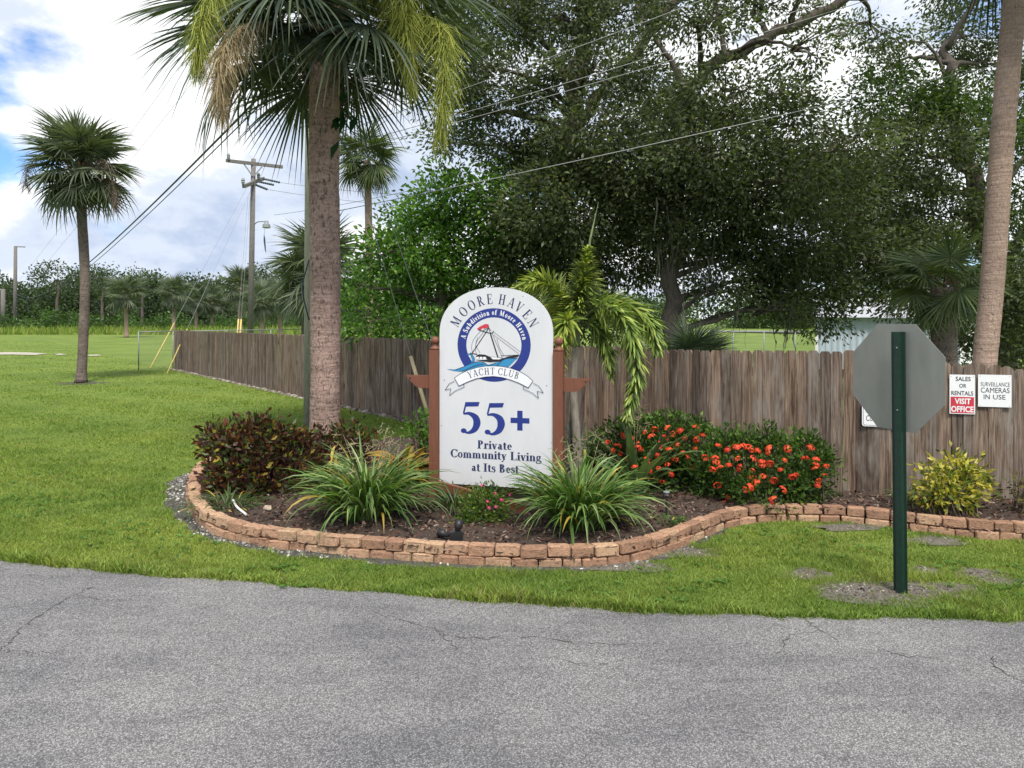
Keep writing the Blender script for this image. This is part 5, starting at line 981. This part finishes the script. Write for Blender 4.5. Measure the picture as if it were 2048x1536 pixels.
# ------------------------------------------------------------------ small signs on the fence
fd = (FD-FC).normalized(); fn = Vector((fd.y, -fd.x, 0)).normalized(); fn = fn if fn.y < 0 else -fn
def onfence(x, y, off=.03):
    o = FC+fn*off; k = (x-1024)/F; t = (k*o.y-o.x)/(fd.x-k*fd.y); Y = o.y+t*fd.y; return P(x, y, Y)
def sans(txt, bold=0.0):
    cu = bpy.data.curves.new('txt', 'FONT'); cu.body = txt; cu.size = 1; cu.offset = bold; cu.resolution_u = 3; ob = bpy.data.objects.new('txt', cu); COL.objects.link(ob); dg = bpy.context.evaluated_depsgraph_get(); me = bpy.data.meshes.new_from_object(ob.evaluated_get(dg)); bpy.data.objects.remove(ob); return me
def fence_sign(label, x0, y0, x1, y1, lines, panel=None, border=None, corner=.004):
    a = onfence(x0, y1); b = onfence(x1, y1); W_ = (b-a).length; H_ = onfence(x0, y0).z-a.z; ang = math.atan2((b-a).y, (b-a).x); Mx = Matrix.Translation(a) @ Matrix.Rotation(ang, 4, 'Z')
    t = empty('notice_sign', a, label, 'sign'); c = corner; o = []
    for (qx, qz, s) in ((c, c, 180), (W_-c, c, 270), (W_-c, H_-c, 0), (c, H_-c, 90)): o += [(qx+c*math.cos(R(s+30*i)), qz+c*math.sin(R(s+30*i))) for i in range(4)]
    mb = MB(); mb.prism(o, -.002, .002, Mx); pl = mb.build('plate', M_WHITE, t)
    if panel: u0, v0, u1, v1 = panel; flat('red_panel', [[(u0*W_, v0*H_), (u1*W_, v0*H_), (u1*W_, v1*H_), (u0*W_, v1*H_)]], -.0026, Mx, M_RED, pl)
    if border:
        m = border; w = .004; L_ = []
        ip = [(m+(px)*(W_-2*m)/W_, m+(pz)*(H_-2*m)/H_) for px, pz in o]; L_ = [w_ for p_, q_ in zip(ip, ip[1:]+ip[:1]) for w_ in ribbon([p_, q_], w, 1)]; flat('border', L_, -.0026, Mx, M_BLACK, pl)
    for (txt, u0, u1, v0, v1, mat, bold) in lines:
        me = sans(txt, bold); co = np.zeros(len(me.vertices)*3, np.float32); me.vertices.foreach_get('co', co); co = co.reshape(-1, 3); mn = co.min(0); mx = co.max(0); nv = []
        for p in co: nv.append((Mx @ Vector(((u0+(u1-u0)*(p[0]-mn[0])/(mx[0]-mn[0]))*W_, -.0034, (v0+(v1-v0)*(p[1]-mn[1])/(mx[1]-mn[1]))*H_)))[:])
        me.vertices.foreach_set('co', np.array(nv, np.float32).ravel()); me.update(); me.materials.clear(); O('lettering', me, mat, pl)
    for u_, v_ in ((.06, .95), (.94, .95), (.06, .04), (.94, .04)): flat('screw', [[(u_*W_+.004*math.cos(s), v_*H_+.004*math.sin(s)) for s in [2*PI*i/8 for i in range(8)]]], -.003, Mx, M_GALV, pl)
fence_sign('white and red sales or rentals notice on the fence', 1899, 749, 1950, 827, [('SALES', .24, .83, .84, .95, M_BLACK, .012), ('OR', .38, .66, .67, .77, M_BLACK, .012), ('RENTALS', .07, .93, .475, .585, M_BLACK, .012), ('VISIT', .20, .83, .25, .40, M_WHITE, .03), ('OFFICE', .06, .94, .045, .20, M_WHITE, .03)], (.04, .02, .96, .435))
fence_sign('white surveillance cameras notice on the fence at the far right', 1956, 749, 2023, 813, [('SURVEILLANCE', .08, .95, .64, .77, M_BLACK, -.004), ('CAMERAS', .08, .94, .44, .60, M_BLACK, 0), ('IN', .17, .35, .24, .385, M_BLACK, 0), ('USE', .45, .82, .24, .385, M_BLACK, 0)])
fence_sign('white bordered notice half hidden behind the stop sign', 1724, 800, 1797, 852, [('A', .105, .195, .53, .72, M_BLACK, 0), ('Co', .11, .29, .21, .42, M_BLACK, 0)], None, .012, .022)

# ------------------------------------------------------------------ garden lights and bits
fb = PG(905, 1083, .1); fll = empty('garden_spotlight', fb, 'black spotlight with junction box on the mulch below the sign', 'light')
mb = MB(); c = fb; mb.box((-.055, -.03, 0), (.055, .03, .085), Matrix.Translation(c+Vector((.03, 0, .0))) @ Matrix.Rotation(.15, 4, 'Z')); mb.build('junction_box', M_PLASTIC, fll)
mb = MB(); h0 = c+Vector((.04, .0, .08)); h1 = c+Vector((.055, .04, .165)); mb.tube([h0, h0.lerp(h1, .25), h0.lerp(h1, .3), h1], [.018, .024, .032, .037], 14); mb.build('lamp_head', M_PLASTIC, fll, True)
mb = MB(); h0 = c+Vector((-.03, -.01, .05)); h1 = c+Vector((-.12, .02, .075)); mb.tube([h0, h0.lerp(h1, .3), h0.lerp(h1, .4), h1], [.014, .020, .030, .034], 14); mb.build('lamp_head', M_PLASTIC, fll, True)
mb = MB(); mb.tube([c+Vector((-.14, .02, .03)), c+Vector((-.25, .04, .01)), c+Vector((-.40, -.02, .012))], .006, 6); mb.build('power_cord', M_PLASTIC, fll)
fb = PG(428, 962, .1); f2 = empty('garden_floodlight', fb, 'black floodlight with pale lens at the left end of the block edging', 'light')
mb = MB(); Mx = Matrix.Translation(fb+Vector((0, 0, .07))) @ Euler((R(-25), R(20), R(35))).to_matrix().to_4x4(); mb.box((-.07, -.02, -.05), (.07, .03, .05), Mx); mb.build('housing', M_PLASTIC, f2)
mb = MB(); mb.box((-.01, -.026, -.035), (.055, -.0205, .03), Mx); mb.build('lens', M_GLASS, f2)
mb = MB(); mb.tube([fb, fb+Vector((0, 0, .05))], .012, 8); mb.build('stake', M_PLASTIC, f2)
pb = PG(1333, 1031, .1); pl_ = empty('path_light', pb, 'small dark path light with a flat cap beside the orange flowers', 'light')
mb = MB(); mb.tube([pb-Vector((0, 0, .03)), pb+Vector((0, 0, .19))], .010, 8); mb.build('stem', M_PLASTIC, pl_)
mb = MB(); mb.lathe([(.0, .19), (.018, .19), (.018, .215), (.032, .218), (.030, .226), (.0, .234)], pb, 16); mb.build('cap', M_GALV, pl_)
mb = MB(); mb.tube(bez([PG(466, 1006, .10)+Vector((0, 0, .03)), PG(474, 1018, .11)+Vector((0, 0, .02)), PG(492, 1031, .10)+Vector((0, 0, .01))], 6), .011, 8); tag(mb.build('white_pipe', M_PVC), 'short curved white pipe lying on the mulch', 'pipe')
def rock(c, s, label, mat=M_STONE):
    bm = bmesh.new(); bmesh.ops.create_icosphere(bm, subdivisions=2, radius=1)
    for v in bm.verts: v.co *= random.uniform(.75, 1.15)
    me = bpy.data.meshes.new('stone'); bm.to_mesh(me); bm.free(); tag(O('stone', me, mat, None, loc=c, scale=s), label, 'stone')
rock(PG(535, 1020, .1)+Vector((0, 0, .02)), (.045, .03, .028), 'pale lump of stone on the mulch near the croton', simple('pale_stone', (.42, .34, .26), .9, .3, 20))
rock(PG(355, 1113), (.028, .02, .012), 'white stone in the grass by the left end of the edging'); rock(PG(682, 1107), (.03, .022, .015), 'white shell stone against the foot of the edging')

# ------------------------------------------------------------------ poles, wires, chain link, shed
def cyl(parent, name, a, b, r0, r1, mat, n=10): mb = MB(); mb.tube([a, b], [r0, r1], n); return mb.build(name, mat, parent, n > 6)
Yp = 40; pb = Vector((P(500, 0, Yp).x, Yp, 0)); pt = P(507, 318, Yp); up = empty('utility_pole', pb, 'wooden utility pole with two crossarms and a street lamp beyond the fence', 'utility pole')
cyl(up, 'pole', pb, pt, .17, .12, M_POLE, 14)
def beam(parent, name, a, b, w, mat): d = b-a; mb = MB(); mb.box((0, -w/2, -w*.6), (d.length, w/2, w*.6), Matrix.Translation(a) @ d.to_track_quat('X', 'Z').to_matrix().to_4x4()); return mb.build(name, mat, parent)
a1 = P(452, 321, 39); a2 = P(565, 334, 41); beam(up, 'crossarm', a1, a2, .14, M_POLE)
beam(up, 'brace', P(488, 328, 39.6), P(505, 352, 39.85), .05, M_GALV); beam(up, 'brace', P(526, 331, 40.2), P(508, 352, 39.85), .05, M_GALV)
l1 = P(487, 373, 38.6); l2 = P(527, 357, 41.4); beam(up, 'crossarm', l1, l2, .15, M_POLE)
for (x, y, Y) in ((457, 313, 39), (486, 362, 38.6), (517, 352, 40.5)): mb = MB(); mb.lathe([(0, -.18), (.06, -.18), (.10, -.05), (.07, 0), (.11, .04), (.06, .16), (0, .18)], P(x, y, Y), 10); mb.build('insulator', M_GALV, up)
for (x0, y0, x1, y1) in ((528, 358, 560, 365), (520, 364, 548, 370), (512, 370, 535, 379)):
    a = P(x0, y0, 40.3); b = P(x1, y1, 39.6); mb = MB(); N_ = 15; mb.tube([a.lerp(b, i/N_) for i in range(N_+1)], [.02 if i % 2 else .07 for i in range(N_+1)], 8); mb.build('insulator_string', M_CABLE, up)
lm = bez([P(506, 452, Yp), P(515, 444, Yp-.1), P(531, 443, Yp-.2)], 5); mb = MB(); mb.tube(lm, .03, 8); la = mb.build('lamp_arm', M_GALV, up)
mb = MB(); mb.lathe([(0, .22), (.09, .2), (.13, .06), (.2, .0), (.22, -.17), (.15, -.2), (0, -.2)], P(533, 449, Yp-.2), 14); mb.build('street_lamp_head', M_GALV, la)
mb = MB(); mb.prism([(-.03, 0), (.04, -.3), (.09, -1.1), (.02, -.9), (-.05, -.4)], -.01, .01, Matrix.Translation(P(529, 467, Yp-.1))); mb.tube([P(530, 455, Yp-.1), P(529, 468, Yp-.1)], .008, 4); tag(mb.build('hanging_strip', M_CABLE), 'dark dry strip dangling below the street lamp', 'debris')
# second pole hidden behind the main palm
Y2 = 13.2; p2 = Vector((P(624, 0, Y2).x, Y2, 0)); up2 = empty('utility_pole', p2, 'greenish wooden pole standing directly behind the main palm trunk', 'utility pole'); cyl(up2, 'pole', p2, P(626, -60, Y2), .15, .125, M_POLEG, 14)
mb = MB(); mb.tube(bez([P(618, 520, Y2-.16), P(607, 560, Y2-.3), P(606, 590, Y2-.3), P(618, 640, Y2-.16)], 6), .014, 6); mb.build('cable_loop', M_CABLE, up2)
Y3 = 118; p3 = Vector((P(30, 0, Y3).x, Y3, 0)); up3 = empty('utility_pole', p3, 'thin distant utility pole with a short arm near the left frame edge', 'utility pole'); cyl(up3, 'pole', p3, P(31, 492, Y3), .32, .24, M_POLE); beam(up3, 'arm', P(31, 493, Y3), P(50, 494, Y3), .16, M_GALV)
p4 = Vector((P(6, 0, 112).x, 112, 0)); up4 = empty('utility_pole', p4, 'short distant pole at the very left frame edge', 'utility pole'); cyl(up4, 'pole', p4, P(6, 578, 112), .35, .3, M_POLE)
def wire(label, a, b, sag, r, mat=None, n=24, name='overhead_wire', cat='wire'):
    pts = [a.lerp(b, i/n)-Vector((0, 0, 4*sag*(i/n)*(1-i/n))) for i in range(n+1)]; mb = MB(); mb.tube(pts, r, 5); return tag(mb.build(name, mat or M_WIRE), label, cat)
wire('thick dark cable sweeping down from the main palm to the far left', P(624, 85, Y2), P(30, 585, Y3), 2.35, .027, M_CABLE, 60)
wire('thinner dark cable just under the thick cable at left', P(624, 105, Y2), P(30, 592, Y3), 2.3, .015, M_CABLE, 60)
wire('upper faint wire above the slender grey palm', P(470, -20, 16), P(-40, 640, 118), .9, .005); wire('lower faint wire passing the slender grey palm', P(500, 20, 16), P(-40, 660, 118), .9, .005)
wire('uppermost overhead wire crossing in front of the oaks', P(626, 283, Y2), P(1640, -92, 11.8), .06, .006, M_WIREL); wire('second overhead wire crossing in front of the oaks', P(626, 309, Y2), P(1900, -80, 11.5), .10, .006, M_WIREL)
wire('third overhead wire crossing in front of the oaks', P(626, 322, Y2), P(1900, -52, 11.3), .08, .006, M_WIREL); wire('lowest long overhead wire crossing the oaks above the fence', P(626, 432, Y2), P(2400, 32, 10.6), .08, .007, M_WIREL)
wire('upper conductor leaving the insulators behind the main palm', P(560, 365, 39.6), P(900, 395, 30), .1, .012); wire('lower conductor leaving the insulators behind the main palm', P(535, 379, 39.6), P(900, 420, 30), .1, .012)
wire('slanting conductor right of the main palm trunk', P(548, 430, 40), P(860, 372, 30), .1, .012)
def guy(label, top, g0, frac, mat, gr=.03):
    t = empty('guy_wire', g0, label, 'guy wire'); cyl(t, 'strand', g0, top, .007, .007, M_WIRE, 5); cyl(t, 'guard', g0, g0.lerp(top, frac), gr, gr, mat, 8); return t
g1 = PG(300, 737); t1 = P(495, 372, 39.8); guy('slanting guy wire with yellow guard, left of the pair by the fence end', t1, g1, .19, M_YEL, .022)
g2 = PG(334, 747); t2 = P(501, 382, 39.8); guy('slanting guy wire with yellow guard, right of the pair by the fence end', t2, g2, .17, M_YEL, .022)
for i, (x, l) in enumerate(((471, 'left of the pair of steep guy wires with yellow guards at the utility pole'), (477, 'right of the pair of steep guy wires with yellow guards at the utility pole'))):
    b = Vector((P(x, 0, 36.5).x, 36.5, 0)); guy(l, P(496+4*i, 395, 39.8), b, .22, M_YEL, .04)
guy('guy wire crossing the green tree to behind the left sign post', P(632, 10, Y2), Vector((P(930, 0, 11.9).x, 11.9, 0)), .05, M_BEIGE)
guy('guy wire with pale wooden guard between green bush and sign', P(700, 300, 13.0), Vector((P(866, 0, 12.4).x, 12.4, 0)), .26, M_BEIGE, .032)
def chainlink(label, A, B, h, step=2.6, mesh=.075):
    t = empty('chain_link_fence', A, label, 'fence'); d = B-A; L_ = d.length; n = max(1, round(L_/step)); dn = d.normalized()
    for i in range(n+1): p = A.lerp(B, i/n); cyl(t, 'fence_post', p, p+Vector((0, 0, h)), .022, .022, M_GALV, 8)
    cyl(t, 'top_rail', A+Vector((0, 0, h)), B+Vector((0, 0, h)), .017, .017, M_GALV, 8)
    mb = MB(); k = int((L_+h)/mesh); w = .0022
    for i in range(k):
        for s in (1, -1):
            x0 = i*mesh-h if s > 0 else i*mesh; x1 = x0+s*h; z0, z1 = 0, h
            if s > 0:
                if x0 < 0: z0 = -x0; x0 = 0
                if x1 > L_: z1 = h-(x1-L_); x1 = L_
            else:
                if x1 < 0: z1 = h+x1; x1 = 0
                if x0 > L_: z0 = x0-L_; x0 = L_
            if z1 <= z0: continue
            a = A+dn*x0+Vector((0, 0, z0+.02)); b = A+dn*x1+Vector((0, 0, z1+.02)); mb.add([a-dn*w, a+dn*w, b+dn*w, b-dn*w], [(0, 1, 2, 3)])
    o = mb.build('wire_mesh', M_GALV, t); o['kind'] = 'stuff'
chainlink('short chain link panel joining the far end of the wooden fence', PG(277, 741), Vector((FA.x-.1, FA.y+.1, 0)), 1.44)
chainlink('chain link fence running behind the long wooden fence', Vector((P(352, 0, 29).x, 29, 0)), Vector((P(690, 0, 37).x, 37, 0)), 1.42)
chainlink('chain link fence in the field behind the flowering hedge', Vector((P(1230, 0, 29).x, 29, 0)), Vector((P(1720, 0, 27).x, 27, 0)), 1.45, 1.15)
# corrugated shed
s0 = Vector((P(1634, 0, 26).x, 26, 0)); s1 = s0+Vector((math.cos(R(24)), -math.sin(R(24)), 0))*4.4; sh = empty('metal_shed', s0, 'pale blue corrugated metal shed beyond the fence, beside the stop sign', 'building')
d = s1-s0; L_ = d.length; dn = d.normalized(); nn = Vector((-dn.y, dn.x, 0)); mb = MB(); N_ = int(L_/.05); vs = []; fs = []
for i in range(N_+1):
    o = nn*(.015 if (i//1) % 4 < 2 else -.010); p = s0+dn*(L_*i/N_)+o; vs += [p, p+Vector((0, 0, 1.95))]
    if i: fs.append((2*i-2, 2*i, 2*i+1, 2*i-1))
mb.add(vs, fs); mb.build('corrugated_wall', M_SHED, sh)
mb = MB(); mb.add([s0-nn*.0, s0+nn*5, s0+nn*5+Vector((0, 0, 1.95)), s0+Vector((0, 0, 1.95))], [(0, 1, 2, 3)]); mb.build('side_wall', M_SHED, sh); mb = MB(); mb.add([s1, s1+nn*5, s1+nn*5+Vector((0, 0, 1.95)), s1+Vector((0, 0, 1.95))], [(3, 2, 1, 0)]); mb.build('side_wall', M_SHED, sh)
mb = MB(); mb.box((-.06, -.03, 0), (.04, .03, 1.95), Matrix.Translation(s0) @ Matrix.Rotation(math.atan2(dn.y, dn.x), 4, 'Z')); mb.build('corner_trim', M_WHITE, sh)
mb = MB(); e = Vector((0, 0, 1.97)); rg = Vector((0, 0, 2.7)); A_ = s0-dn*.2-nn*.25; B_ = s1+dn*.2-nn*.25; mb.add([A_+e, B_+e, B_+nn*2.75+rg, A_+nn*2.75+rg, A_+nn*5.5+e, B_+nn*5.5+e], [(0, 1, 2, 3), (3, 2, 5, 4)]); mb.build('roof', M_ROOF, sh)
# white cottage glimpsed right of the stop sign
h0 = Vector((P(1868, 0, 30).x, 30, 0)); hs = empty('grey_cottage', h0, 'small grey-roofed building glimpsed between the stop sign and the leaning palm', 'building')
mb = MB(); mb.box((0, 0, 0), (3.2, 4, 1.9), Matrix.Translation(h0)); mb.build('wall', M_WHITE, hs)
mb = MB(); mb.prism([(-.3, 1.92), (3.5, 1.92), (1.6, 3.0)], -.3, 4.3, Matrix.Translation(h0)); mb.build('roof', M_ROOF, hs)
mb = MB(); mb.box((.5, -.04, .9), (1.3, -.002, 1.6), Matrix.Translation(h0)); mb.build('window', M_BLACK, hs)
# far road bank on the right and pole
sheet('far_bank_road', [(18, 78), (30, 74), (31, 77.5), (19, 82)], .5, M_FROAD)
mb = MB(); mb.add([(14, 76, .002), (60, 66, .002), (60, 69, .49), (18, 77.8, .49), (31, 77.6, .49), (60, 74, .49), (60, 95, .002), (14, 100, .002)], [(0, 1, 2, 3), (3, 2, 5, 4)]); o = mb.build('grass_bank', M_LAWN); o['kind'] = 'structure'
tag(cyl(None, 'thin_pole', Vector((P(1366, 0, 24).x, 24, 0)), P(1368, 500, 24), .05, .045, M_POLE, 8), 'thin grey pole standing just right of the brown oak trunk', 'pole')
